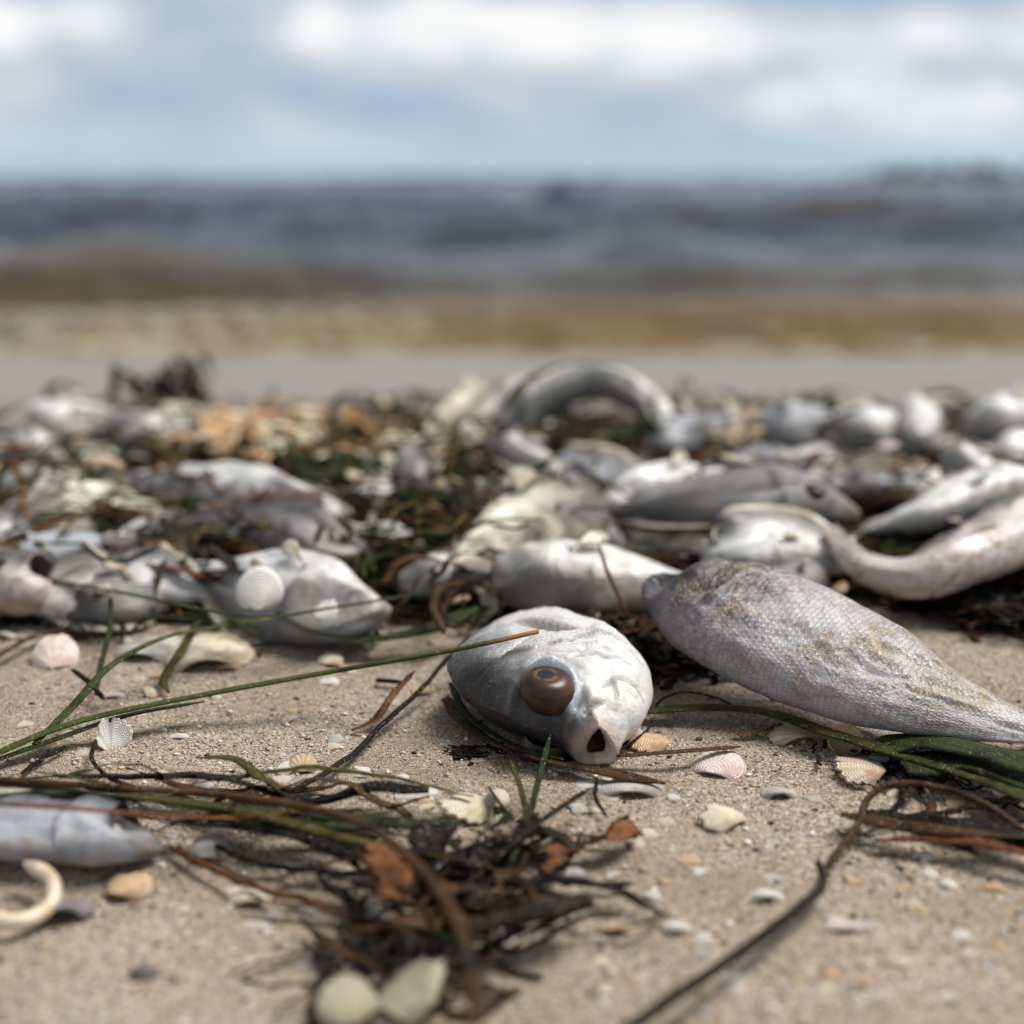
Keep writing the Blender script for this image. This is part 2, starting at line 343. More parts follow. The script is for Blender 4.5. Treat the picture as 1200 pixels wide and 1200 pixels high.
M = {}
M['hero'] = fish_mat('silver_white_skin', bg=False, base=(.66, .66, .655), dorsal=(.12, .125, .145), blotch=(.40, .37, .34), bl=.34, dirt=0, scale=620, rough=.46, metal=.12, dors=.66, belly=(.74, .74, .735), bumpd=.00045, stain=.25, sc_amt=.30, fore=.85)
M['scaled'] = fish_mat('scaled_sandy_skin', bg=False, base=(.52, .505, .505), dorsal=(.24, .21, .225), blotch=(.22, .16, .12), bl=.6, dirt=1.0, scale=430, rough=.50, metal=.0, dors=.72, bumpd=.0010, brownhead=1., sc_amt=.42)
M['pale'] = fish_mat('pale_skin', (0.655, 0.635, 0.605), (0.093, 0.086, 0.080), (0.231, 0.183, 0.142), .75)
M['white'] = fish_mat('white_skin', (0.771, 0.771, 0.762), (0.121, 0.118, 0.116), (0.273, 0.237, 0.199), .75)
M['cream'] = fish_mat('cream_skin', (0.677, 0.637, 0.541), (0.110, 0.097, 0.077), (0.262, 0.210, 0.132), .75)
M['grey'] = fish_mat('grey_skin', (0.243, 0.230, 0.230), (0.047, 0.044, 0.044), (0.126, 0.095, 0.073), .75)
M['silver'] = fish_mat('silver_skin', (0.369, 0.388, 0.432), (0.050, 0.052, 0.058), (0.189, 0.173, 0.168), .5, metal=0., rough=.55)
M['pink'] = fish_mat('pinkish_skin', (0.620, 0.568, 0.550), (0.110, 0.086, 0.077), (0.220, 0.147, 0.115), .75)
M['socket'] = simple('dried_socket', (.030, .012, .008), (.008, .006, .006), 200, .45, coat=.3)
M['mouth'] = simple('mouth_lining', (.10, .040, .018), (.014, .008, .006), 160, .5, coat=.1)
M['lip'] = simple('lip_skin', (.62, .56, .50), (.42, .33, .26), 220, .35, coat=.3, sss=.1)
M['eye_brown'] = simple('cloudy_brown_eye', (.026, .015, .013), (.075, .036, .014), 60, .36, coat=.1, bump=0, spec=.35)
M['iris'] = simple('gold_iris', (.13, .072, .030), (.05, .03, .016), 160, .5, coat=0, bump=0, spec=.2)
M['pupil'] = simple('blue_grey_pupil', (.018, .022, .032), (.04, .05, .07), 120, .6, coat=0, bump=0, spec=.1)
M['fin'] = simple('fin_membrane', (.48, .43, .34), (.30, .25, .18), 140, .4, (.55, .52, .46), sss=.1, coat=.2)
M['fin_dark'] = simple('dark_fin_membrane', (.10, .07, .06), (.18, .13, .10), 140, .4, sss=.0, coat=.2)
M['b_green'] = blade_mat('green_blade', (.034, .052, .010), (.062, .078, .014), (.020, .030, .008), tip=(.34, .16, .05))
M['b_dark'] = blade_mat('dark_green_blade', (.014, .026, .008), (.030, .045, .010), (.012, .012, .006))
M['b_olive'] = blade_mat('olive_blade', (.038, .040, .006), (.075, .058, .010), (.020, .017, .005))
M['b_brown'] = blade_mat('brown_blade', (.034, .017, .007), (.085, .040, .015), (.014, .008, .005))
M['b_red'] = blade_mat('red_brown_blade', (.075, .022, .008), (.17, .062, .018), (.03, .012, .006))
M['b_black'] = blade_mat('blackened_blade', (.009, .006, .005), (.018, .012, .008), (.005, .004, .003))
M['b_moss'] = blade_mat('moss_blade', (.022, .028, .006), (.050, .046, .010), (.014, .014, .005))
M['b_rust'] = blade_mat('rust_blade', (.11, .040, .015), (.20, .085, .030), (.05, .02, .010))
M['s_white'] = shell_mat('white_shell', (.74, .72, .68), (.80, .78, .75), (.62, .57, .50))
M['s_cream'] = shell_mat('cream_shell', (.68, .58, .42), (.74, .67, .53), (.55, .42, .26))
M['s_yellow'] = shell_mat('yellow_cream_shell', (.66, .60, .40), (.74, .69, .52), (.56, .48, .30))
M['s_shaded'] = shell_mat('shaded_shell', (.36, .32, .22), (.44, .40, .28), (.28, .23, .15))  # yellow cream shell with shade darkened into its colour
M['s_tan'] = shell_mat('tan_shell', (.56, .36, .18), (.68, .49, .28), (.40, .25, .14), radial=.4)
M['s_orange'] = shell_mat('orange_shell', (.60, .29, .08), (.72, .45, .18), (.42, .17, .05), radial=.3)
M['s_pink'] = shell_mat('pink_shell', (.60, .49, .45), (.68, .61, .57), (.54, .40, .36), 10, radial=.15)
M['s_stripe'] = shell_mat('striped_shell', (.58, .46, .34), (.68, .59, .46), (.42, .25, .17), 16, radial=.55)
M['s_purple'] = shell_mat('purple_shell', (.11, .07, .11), (.20, .15, .20), (.06, .04, .06), 10)
M['s_grey'] = shell_mat('grey_shell', (.42, .40, .38), (.55, .53, .50), (.30, .26, .24), 12)
M['stone'] = simple('dark_stone', (.06, .055, .055), (.10, .09, .085), 150, .6)
M['burlap'] = simple('dried_fibre', (.40, .28, .15), (.24, .16, .09), 160, .7, bump=.001)

def tint_mat(name, rough=.6, gain=1.0, spec=.5):
    m, nt, b = newmat(name); a = nt.n('ShaderNodeVertexColor'); a.layer_name = 'tint'
    nt.l(a.outputs[0], b.inputs['Base Color']); b.inputs['Roughness'].default_value = rough; b.inputs['Specular IOR Level'].default_value = .10; return m
M['grit'] = tint_mat('grit'); M['strand'] = tint_mat('strand', .75)

# sand
def sand_material():
    m, nt, b = newmat('beach_sand'); o = oc(nt)
    sp = nt.n('ShaderNodeSeparateXYZ'); nt.l(o, sp.inputs[0])
    v = nt.n('ShaderNodeTexVoronoi'); nt.l(o, v.inputs['Vector']); v.inputs['Scale'].default_value = 1400
    v2 = nt.n('ShaderNodeTexVoronoi'); nt.l(o, v2.inputs['Vector']); v2.inputs['Scale'].default_value = 620
    sv = nt.n('ShaderNodeSeparateXYZ'); nt.l(v.outputs['Color'], sv.inputs[0])
    c = nt.ramp(sv.outputs[0], [(0, (.03, .023, .016)), (.09, (.10, .072, .045)), (.20, (.33, .255, .182)), (.6, (.49, .395, .305)), (.84, (.61, .51, .415)), (1., (.86, .80, .70))])
    s2 = nt.n('ShaderNodeSeparateXYZ'); nt.l(v2.outputs['Color'], s2.inputs[0])
    c = nt.mix(nt.m('MULTIPLY', nt.sstep(s2.outputs[1], .93, .97), nt.sstep(v2.outputs['Distance'], .45, .3)), c, nt.ramp(s2.outputs[0], [(0, (.06, .05, .05)), (.35, (.5, .33, .2)), (.6, (.7, .6, .5)), (1, (.78, .75, .72))]))
    big = nt.noise(o, 14, 5, .6)
    c = nt.mix(nt.m('MULTIPLY', nt.sstep(big, .40, .68), .55), c, (.30, .225, .145))
    c = nt.mix(nt.m('MULTIPLY', nt.sstep(nt.noise(o, 5, 4, .6), .56, .70), .35), c, (.22, .185, .145))
    wet = nt.sstep(nt.m('ADD', sp.outputs[1], nt.m('MULTIPLY', nt.noise(o, 2.2, 3), .25)), 1.25, 1.6)
    c = nt.mix(nt.m('MULTIPLY', wet, .85), c, (.20, .175, .145))
    nt.l(c, b.inputs['Base Color'])
    nt.l(nt.m('SUBTRACT', .82, nt.m('MULTIPLY', wet, .50)), b.inputs['Roughness'])
    h = nt.m('ADD', nt.m('MULTIPLY', v.outputs['Distance'], -1.), nt.m('MULTIPLY', sv.outputs[1], .6))
    fade = nt.m('SUBTRACT', 1., nt.m('MULTIPLY', wet, .8))
    n = nt.bump(nt.m('MULTIPLY', h, fade), .0009, 1.)
    n = nt.bump(nt.m('MULTIPLY', nt.noise(o, 230, 5, .65), fade), .0011, .8, n)
    nt.l(n, b.inputs['Normal']); return m
M['sand'] = sand_material()

def water_material():
    m, nt, b = newmat('sea_water'); o = oc(nt)
    sp = nt.n('ShaderNodeSeparateXYZ'); nt.l(o, sp.inputs[0])
    st = nt.vscale(o, (1, 2.2, 1))
    w = nt.noise(st, 1.3, 4, .6)
    y = nt.m('ADD', sp.outputs[1], nt.m('MULTIPLY', nt.m('SUBTRACT', w, .5), 1.6))
    c = nt.ramp(nt.sstep(y, 3.0, 14.), [(0, (.19, .115, .030)), (.05, (.085, .058, .020)), (.11, (.042, .038, .030)), (.30, (.018, .034, .064)), (1, (.010, .034, .095))])
    c = nt.mix(nt.m('MULTIPLY', nt.sstep(sp.outputs[2], -.085, -.02), nt.m('MULTIPLY', nt.sstep(sp.outputs[1], 24, 8), .5)), c, (.11, .075, .028))  # light through thin crests painted as amber in the base colour
    foam = nt.m('MULTIPLY', nt.sstep(nt.noise(o, 20, 6, .75), .47, .58), nt.m('MULTIPLY', nt.sstep(sp.outputs[1], 4.0, 3.4), nt.sstep(nt.m('ADD', sp.outputs[0], nt.m('MULTIPLY', w, 2.)), 1.6, -.2)))
    edge = nt.m('MULTIPLY', nt.sstep(nt.noise(o, 9, 5, .75), .48, .60), nt.sstep(sp.outputs[1], 3.35, 3.12))
    c = nt.mix(nt.m('MULTIPLY', nt.sstep(nt.noise(nt.vscale(o, (1, 2.5, 1)), 5, 4, .7), .5, .66), .6), c, (.060, .042, .020))
    fo = nt.m('MAXIMUM', nt.m('MULTIPLY', foam, .7), nt.m('MULTIPLY', edge, .7))
    c = nt.mix(fo, c, (.62, .58, .47))
    nt.l(c, b.inputs['Base Color']); b.inputs['IOR'].default_value = 1.33; b.inputs['Specular IOR Level'].default_value = .44
    nt.l(nt.m('ADD', .08, nt.m('MULTIPLY', fo, .4)), b.inputs['Roughness'])
    nt.l(nt.bump(nt.noise(st, 5, 6, .65), .09, 1., nt.bump(nt.noise(nt.vscale(o, (1, 1.8, 1)), .7, 4, .6), .55, 1.)), b.inputs['Normal'])
    return m
M['water'] = water_material()

# ------------------------------------------------------------------ setting: sand, sea, far shore
ys = np.concatenate([np.linspace(-1.2, .22, 18), np.linspace(.23, 1.5, 330), np.linspace(1.51, 3.4, 90), np.linspace(3.5, 9, 14)])
u = np.linspace(-1, 1, 381); xw = .62 * u + 5.5 * np.sign(u) * np.abs(u)**7
X = np.tile(xw, (len(ys), 1)); Y = np.tile(ys[:, None], (1, len(u)))
Z = gz(X, Y)
tag(mesh('sand_beach', np.stack([X, Y, Z], -1).reshape(-1, 3), grid_faces(len(ys), len(u))[:, ::-1], M['sand'], origin=(0, 0, 0)), 'pale tan sand beach with wet grey strip by the water', kind='structure')

SEA = -.15
ys = np.concatenate([np.linspace(2.6, 6, 200), np.geomspace(6.02, 120, 330), np.geomspace(125, 5000, 26)])
u = np.linspace(-1, 1, 261)
X = u[None] * (ys[:, None] * .62 + 3.0); Y = np.tile(ys[:, None], (1, len(u)))
def crest(y, y0, w, back=1.8):
    d = (y - y0) / w; return np.where(d < 0, np.exp(-(d*d)*1.0), np.exp(-(d/back)**2))
wob = .16 * fbm(X*.7, 0*X, 1.3, 3, 21)
H = (.068 + .016 * fbm(X*1.1, 0*X, 2, 2, 5)) * crest(Y, 3.52 + wob, .20) * (.7 + .3*sst(X, -1.4, .2))
H += .085 * crest(Y, 5.15 + 2*wob, .26) * (.45 + .75*sst(-X, .2, 1.4) + .5*np.exp(-((X-.7)/.5)**2))
def at(px, y): return (px-600)/FPX*y
for px, y0, a, wx, w in [(130, 5.35, .075, .62, .26), (1090, 5.9, .04, .4, .25), (770, 7.2, .07, .42, .42), (985, 12.5, .10, .55, .6), (985, 6.4, .035, .3, .3), (655, 21, .19, .42, .8), (855, 19, .10, .5, .9), (1110, 9., .05, .5, .5), (380, 10., .06, .6, .5), (160, 13, .07, .8, .6), (560, 8.8, .04, .6, .5)]:
    H += 1.5*a * np.exp(-((X-at(px, y0))/wx)**2) * crest(Y, y0, w)
amp = sst(Y, 4.5, 12)
far = 1 - sst(Y, 60, 130)
wx_, wy_ = .8*fbm(X*.35, Y*.35, 0, 3, 31), .9*fbm(X*.3, Y*.3, 0, 3, 37)
wv = np.sin((Y+wy_)*2.4 + X*.35) * .5 + np.sin((Y+wy_*1.4)*1.25 - X*.25 + 1.) + .6*np.sin((Y+wx_)*4.6+X*.9)
ch = 1-np.abs(np.sin((Y+.5*wx_)*3.3+X*.5+1.2*wy_)); ch2 = 1-np.abs(np.sin((Y+.3*wy_)*5.1-X*.8+wx_*1.5))
H += amp * far * (.12*ch**2.2*(.5+.8*vnoise(X*.5, Y*.4, 0, 12)) + .04*ch2**1.5*(.6+.8*vnoise(X*.7, Y*.6, 0, 14)))
H += amp * far * (.036 * wv * (.55 + .6*vnoise(X*.3, Y*.25, 0, 8)) + .028*np.abs(fbm(X*1.2, Y*2.1, 0, 3, 44)))
H += (1-amp) * .005 * fbm(X*5, Y*9, 0, 3, 51) * sst(Y, 3.0, 3.3)
tag(mesh('sea_water', np.stack([X, Y, SEA + H], -1).reshape(-1, 3), grid_faces(len(ys), len(u))[:, ::-1], M['water']), 'blue grey sea with small brown waves breaking at the shore', kind='structure')

def blobs(centres, radii, rough=.35, flat=.8):
    t = (1+5**.5)/2
    b = np.array([(-1,t,0),(1,t,0),(-1,-t,0),(1,-t,0),(0,-1,t),(0,1,t),(0,-1,-t),(0,1,-t),(t,0,-1),(t,0,1),(-t,0,-1),(-t,0,1)], float); b /= np.linalg.norm(b[0])
    f = np.array([(0,11,5),(0,5,1),(0,1,7),(0,7,10),(0,10,11),(1,5,9),(5,11,4),(11,10,2),(10,7,6),(7,1,8),(3,9,4),(3,4,2),(3,2,6),(3,6,8),(3,8,9),(4,9,5),(2,4,11),(6,2,10),(8,6,7),(9,8,1)])
    n = len(centres); V = b[None] * (1 + rough*(rng.random((n, 12, 1))-.5)) * np.asarray(radii).reshape(n, 1, -1) + np.asarray(centres)[:, None]
    F = f[None] + (np.arange(n)*12)[:, None, None]
    return V.reshape(-1, 3), F.reshape(-1, 3), n
cs, rs = [], []
for i in range(2600):
    yy = 1500 + random.uniform(-40, 90); px = random.uniform(-700, 1900)
    h = 3.2 + 1.5*float(vnoise(px*.02, 0)) + 14.*float(sst(px, 965, 1040))*(.8+.2*float(vnoise(px*.03, 3)))
    cs.append(((px-600)/FPX*yy, yy, random.uniform(0, h))); r = random.uniform(1.8, 4.2); rs.append((r*1.4, r*1.2, r*.8))
V, F, n = blobs(cs, rs)
M['far_tree'] = simple('far_foliage', (.010, .015, .016), (.02, .026, .024), .15, .8, bump=0)
tag(mesh('distant_trees', V, F, M['far_tree'], smooth=False, origin=(0, 1500, 0)), 'far dark line of trees low on the horizon', 'trees', kind='stuff')
xs = np.linspace(-2600, 2600, 80); pr = np.array([(-60, -1), (-45, .4), (0, .8), (120, 1), (150, -1)])
V = np.array([(x, 1500+a, b-.1) for x in xs for a, b in pr])
tag(mesh('far_shore', V, grid_faces(80, 5), simple('far_shore_ground', (.12, .11, .08), (.08, .09, .05), .1, .9, bump=0)), 'thin strip of land far across the water', kind='structure')

# ------------------------------------------------------------------ fish
PROF = {
 'porgy': dict(x=[0, .035, .10, .20, .33, .47, .65, .85, 1.], d=[.045, .135, .225, .315, .37, .36, .245, .085, .06], v=[.035, .06, .105, .165, .21, .215, .16, .06, .045], t=[.075, .12, .19, .25, .29, .28, .21, .08, .03]),
 'hero': dict(x=[0, .035, .10, .20, .33, .47, .65, .85, 1.], d=[.050, .105, .205, .310, .378, .385, .245, .085, .06], v=[.050, .095, .168, .230, .268, .255, .16, .06, .045], t=[.125, .145, .205, .255, .29, .29, .21, .08, .03]),
 'side':  dict(x=[0, .05, .12, .22, .33, .48, .65, .85, 1.], d=[.045, .082, .128, .182, .202, .202, .178, .108, .050], v=[.045, .077, .112, .150, .168, .168, .148, .088, .044], t=[.08, .12, .17, .22, .24, .22, .16, .08, .025]),
 'drum':  dict(x=[0, .04, .10, .20, .33, .47, .65, .85, 1.], d=[.03, .075, .125, .18, .205, .20, .15, .075, .055], v=[.03, .055, .09, .13, .155, .155, .11, .055, .04], t=[.05, .10, .155, .21, .235, .22, .155, .07, .025]),
 'slim':  dict(x=[0, .04, .10, .20, .33, .50, .70, .88, 1.], d=[.03, .055, .08, .10, .11, .105, .08, .045, .03], v=[.025, .045, .07, .09, .10, .10, .075, .04, .03], t=[.05, .09, .14, .18, .19, .18, .13, .06, .02]),
}
def fish(label, kind, pts, Hc, Tc, col='pale', roll=0., dorsal=1, eye='socket', nr=54, na=36, tail=True, group=None, seed=0, dfin=True, pfin=True, eye_at=(.155, .42), eyer=.10, finmat='fin', world_pts=None, wrinkle=1., gill=.012, hook=None, lipy=1., wamp=1., gpos=.315, zexp=.86, mouthslit=0., drange=(.30, .84), lip=(.78, .86, .95), name='dead_fish'):
    """pts: (px, py, z cm) from snout to tail; Hc, Tc: greatest depth and thickness in cm"""
    C0 = world_pts if world_pts is not None else [P(a, b, c/100) for a, b, c in pts]
    pr = PROF[kind]; px_ = np.array(pr['x'])
    s = np.concatenate([np.linspace(0, .3, int(nr*.42), endpoint=False), np.linspace(.3, 1, nr - int(nr*.42))])
    C, L = spline(C0, s)
    d = np.interp(s, px_, pr['d']); v = np.interp(s, px_, pr['v']); t = np.interp(s, px_, pr['t'])
    def smooth(a, w):
        k = max(1, int(len(a)*w)); q = np.pad(a, k, mode='edge'); ker = np.ones(2*k+1)/(2*k+1); return np.convolve(q, ker, 'valid')
    fH = Hc/100 / max(pr['d'][i]+pr['v'][i] for i in range(9)); fT = Tc/100 / 2 / max(pr['t'])
    d, v, t = smooth(d, .035)*fH, smooth(v, .035)*fH, smooth(t, .035)*fT
    d[0] = pr['d'][0]*fH; v[0] = pr['v'][0]*fH; t[0] = pr['t'][0]*fT
    T, N, B = frames(C)
    T = np.stack([np.convolve(np.pad(T[:, k], 3, mode='edge'), np.ones(7)/7, 'valid') for k in range(3)], 1)
    sgn = -1. if np.mean(B[:, 1]) > 0 else 1.; cr, sr = math.cos(R(roll*sgn)), math.sin(R(roll*sgn))
    N, B = N*cr + B*sr, B*cr - N*sr
    B = B * dorsal
    root = thing(name, tuple(C[len(C)//2] - np.array([0, 0, Tc/200])), label, 'fish', group); og = np.array(root.location)
    a = np.linspace(0, 2*np.pi, na, endpoint=False)
    ca, sa = np.cos(a), np.sin(a)
    yy = np.where(ca[None] > 0, d[:, None]*np.sign(ca)*np.abs(ca)**.9, v[:, None]*np.sign(ca)*np.abs(ca)**.9)
    zz = t[:, None] * np.sign(sa)*np.abs(sa)**zexp
    if mouthslit:
        lipr = 1 - .06*np.exp(-((s-.052)/.016)**2)[:, None]; zz = zz*lipr; yy = yy*lipr
        fr = np.exp(-(s/.03)**2)[:, None]; yy = yy*(1 - mouthslit*fr*np.clip(sa, 0, 1)[None]**1.5); yy = yy + fr*.004*np.clip(-sa, 0, 1)[None]*np.sign(yy)
    S = np.tile(s[:, None], (1, na))
    rel = np.where(yy > 0, yy/d[:, None], yy/v[:, None])
    side = np.clip(np.abs(sa), 0, 1)[None] * np.ones_like(S)
    # gill cover: raised plate ending in an overhanging edge, second fainter plate ahead of it
    e1 = gpos - .055*(rel+.05)**2; g1 = sst(S, gpos-.145, gpos-.035) * (1 - sst(S, e1-.006, e1+.010))
    e2 = .215 - .05*(rel+.2)**2; g2 = sst(S, .10, .20) * (1 - sst(S, e2-.006, e2+.008))
    zadd = side**.7 * L * (gill*g1 + gill*.45*g2)
    # thin cheeks round the eye, sunken belly and wrinkled skin
    ex, ey = eye_at
    de = np.hypot((S-ex)/eyer, (rel-ey)*(d[:, None]/L)/eyer)
    zadd += side * L * .012 * np.exp(-((de-1.15)/.35)**2)
    if eye == 'socket': zadd -= side * L * .045 * np.exp(-(de/.62)**2)
    wr = fbm(S*9, rel*4, np.sign(sa)[None]*3., 4, seed)*.010*wamp + fbm(S*26, rel*9, 1., 3, seed+4)*.0030
    zadd += side * L * wr * wrinkle * (.35 + .65*sst(S, .1, .35))
    zadd -= side * L * .014*wrinkle * np.exp(-((S-.52)/.12)**2 - ((rel+.35)/.35)**2)
    if hook: zadd = zadd + hook(S, yy/L, rel, side, sa)*L
    zz = zz + np.sign(sa)[None]*zadd
    yy = yy * (1 + .02*wrinkle*fbm(S*12, a[None]*2, 0, 3, seed+9))
    V = C[:, None] + B[:, None]*yy[..., None] + N[:, None]*zz[..., None]
    # lips roll inward
    pre = []
    for q, dx in zip(lip, (.020, .003, -.007)):
        pre.append(C[0] + T[0]*dx*L + B[0]*(yy[0]*q*(1-(1-lipy)*(1-q)/(1-lip[0])))[:, None] + N[0]*(zz[0]*q)[:, None])
    post = C[-1] + T[-1]*.006*L + B[-1]*(yy[-1]*.3)[:, None] + N[-1]*(zz[-1]*.3)[:, None]
    V = np.concatenate([np.array(pre), V, post[None]]).reshape(-1, 3)
    nrt = nr + 4
    Fq = grid_faces(nrt, na, wrap=True)
    if dorsal < 0: pass
    sfull = np.concatenate([[0, 0, 0], s, [1]]); sfull_g = np.tile(sfull[:, None], (1, na)); relf = np.concatenate([rel[:1]]*3 + [rel] + [rel[-1:]])
    girth = np.tile((np.abs(((a + np.pi) % (2*np.pi)) - np.pi) * (Hc/100)*.42)[None], (nrt, 1)) * (np.interp(sfull, s, (d+v)/np.max(d+v))[:, None]**.3)
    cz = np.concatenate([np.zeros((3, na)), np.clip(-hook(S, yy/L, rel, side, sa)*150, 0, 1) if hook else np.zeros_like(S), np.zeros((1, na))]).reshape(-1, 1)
    uvb = np.stack([sfull_g, (relf+1)/2], -1).reshape(-1, 2); uvs_ = np.stack([sfull_g*L, girth], -1).reshape(-1, 2)
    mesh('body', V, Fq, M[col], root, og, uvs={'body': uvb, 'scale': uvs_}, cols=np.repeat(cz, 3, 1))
    # mouth lining
    rings = []
    lp = lip[0]/.78
    for q, dx in ((.98, -.003), (.80*lp, .018), (.76*lp, .035), (.45*lp, .06), (.05, .075)):
        rings.append(C[0] + T[0]*dx*L + B[0]*(yy[0]*q*.92*(.5+.5*lipy))[:, None] + N[0]*(zz[0]*q*.92)[:, None])
    mesh('mouth', np.array(rings[1:]).reshape(-1, 3), grid_faces(4, na, wrap=True), M['mouth'], root, og)
    def at_sr(s0, r0, up=1, lift=0.):
        i = int(np.argmin(np.abs(s-s0))); aa = math.acos(max(-1, min(1, np.sign(r0)*abs(r0)**(1/.9))))
        if up < 0: aa = 2*math.pi - aa
        j = int(round(aa/(2*np.pi)*na)) % na
        return C[i] + B[i]*yy[i, j] + N[i]*(zz[i, j]+up*lift), i
    # eyes
    for up in (1, -1):
        if eye == 'none': break
        p, i = at_sr(ex, ey, up); nn = N[i]*up; tt = T[i]; bb = np.cross(nn, tt)
        r = eyer*.88*L
        if eye == 'socket':
            rows = []
            for q, h in ((.98, .0), (.90, .04), (.72, -.06), (.45, -.20), (.02, -.26)):
                al = np.linspace(0, 2*np.pi, 20, endpoint=False)
                rows.append(p + (np.cos(al)[:, None]*tt + np.sin(al)[:, None]*bb)*r*q + nn*h*r*1.5)
            mesh('eye_socket', np.array(rows).reshape(-1, 3), grid_faces(5, 20, wrap=True), M['socket'], root, og)
        else:
            bulge = .78 if eye == 'bulge' else .5; rows = []
            al = np.linspace(0, 2*np.pi, 32, endpoint=False); tiltv = B[i]*.16 + T[i]*.06
            prof = [(.92, -.6), (1.04, -.2), (1.10, .15), (1.08, .45), (1.0, .70), (.90, .86), (.76, .97), (.62, 1.02), (.45, 1.03)]
            for q, h in prof: rows.append(p + (np.cos(al)[:, None]*tt + np.sin(al)[:, None]*bb)*r*q + (nn + tiltv)*h*r*bulge)
            eo = mesh('eye', np.array(rows).reshape(-1, 3), grid_faces(len(prof), 32, wrap=True), M['eye_brown'], root, og)
            top = []
            for q, h in ((.50, 1.030), (.44, 1.045), (.36, 1.054), (.28, 1.056)): top.append(p + (np.cos(al)[:, None]*tt + np.sin(al)[:, None]*bb)*r*q + (nn + tiltv)*h*r*bulge)
            io = mesh('iris', np.array(top).reshape(-1, 3), grid_faces(4, 32, wrap=True), M['iris'], eo, og); 
            top = []
            for q, h in ((.33, 1.057), (.26, 1.062), (.17, 1.068), (.01, 1.07)): top.append(p + (np.cos(al)[:, None]*tt + np.sin(al)[:, None]*bb)*r*q + (nn + tiltv)*h*r*bulge)
            mesh('pupil', np.array(top).reshape(-1, 3), grid_faces(4, 32, wrap=True), M['pupil'], eo, og)
    def slab(nm, G, th, nrm, mat):
        G = np.asarray(G); k, m_ = G.shape[:2]; A = G + nrm*th/2; Bq = G - nrm*th/2
        V = np.concatenate([A.reshape(-1, 3), Bq.reshape(-1, 3)]); n0 = k*m_; F = grid_faces(k, m_).tolist() + grid_faces(k, m_)[:, ::-1].tolist()[0:0]
        F += [[f[3]+n0, f[2]+n0, f[1]+n0, f[0]+n0] for f in grid_faces(k, m_).tolist()]
        bd = [i for i in range(m_)] + [i*m_+m_-1 for i in range(1, k)] + [(k-1)*m_+i for i in range(m_-2, -1, -1)] + [i*m_ for i in range(k-2, 0, -1)]
        for q in range(len(bd)):
            x, y_ = bd[q], bd[(q+1) % len(bd)]; F.append([y_, x, x+n0, y_+n0])
        return mesh(nm, V, F, mat, root, og)
    rj = random.Random(seed+77)
    fm = M[finmat]
    if tail:
        uu = np.linspace(0, 1, 8); vv = np.linspace(-1, 1, 17); G = np.zeros((8, 17, 3))
        for ii, q in enumerate(uu):
            for jj, w in enumerate(vv):
                ln = L*.24*(.55+.45*abs(w)**1.3)*(1+.05*rj.uniform(-1, 1)*(q > .9)); hh = (d[-1]+v[-1])*.5 + q*L*.16
                G[ii, jj] = C[-1] + T[-1]*(-.01*L + q*ln) + B[-1]*w*hh + N[-1]*(.0015*math.sin(w*14)*q + .004*q*math.sin(w*3+seed)) - np.array([0, 0, .004])*q
        slab('tail_fin', G, .0006, N[-1], fm)
    if dfin:
        idx = [i for i in range(nr) if drange[0] < s[i] < drange[1]]; G = np.zeros((2+2, len(idx), 3))
        for jj, i in enumerate(idx):
            q = jj/(len(idx)-1); hh = L*.095*math.sin(min(1, q*3.2+.15)*math.pi/2)*(1-q*.5)*(.98+.02*(jj % 2))
            for kk in range(4): G[kk, jj] = C[i] + B[i]*(d[i]*.93 + hh*kk/3) + N[i]*(.0012*math.sin(jj*.5+seed)*kk/3 + .22*hh*(kk/3)**2)
        slab('dorsal_fin', G, .0006, N[nr//2], fm)
    if pfin:
        G = np.zeros((6, 9, 3)); p, i = at_sr(.33, -.22, 1, .0006); 
        for ii in range(6):
            for jj in range(9):
                q = ii/5; w = (jj-4)/4; ang = R(12 + 26*w*.8); ln = L*.17*q*(1-.25*w*w)
                G[ii, jj] = p + T[i]*math.cos(ang)*ln + B[i]*(-.2 + math.sin(ang)*-.9)*ln + B[i]*w*.008*L + N[i]*(.05*ln + .0022*math.sin(q*2.6)+.0006*(jj % 2)*q)
        slab('pectoral_fin', G, .0007, N[i], fm)
    return root, dict(C=C, T=T, N=N, B=B, L=L, d=d, v=v, t=t, s=s, at=at_sr)

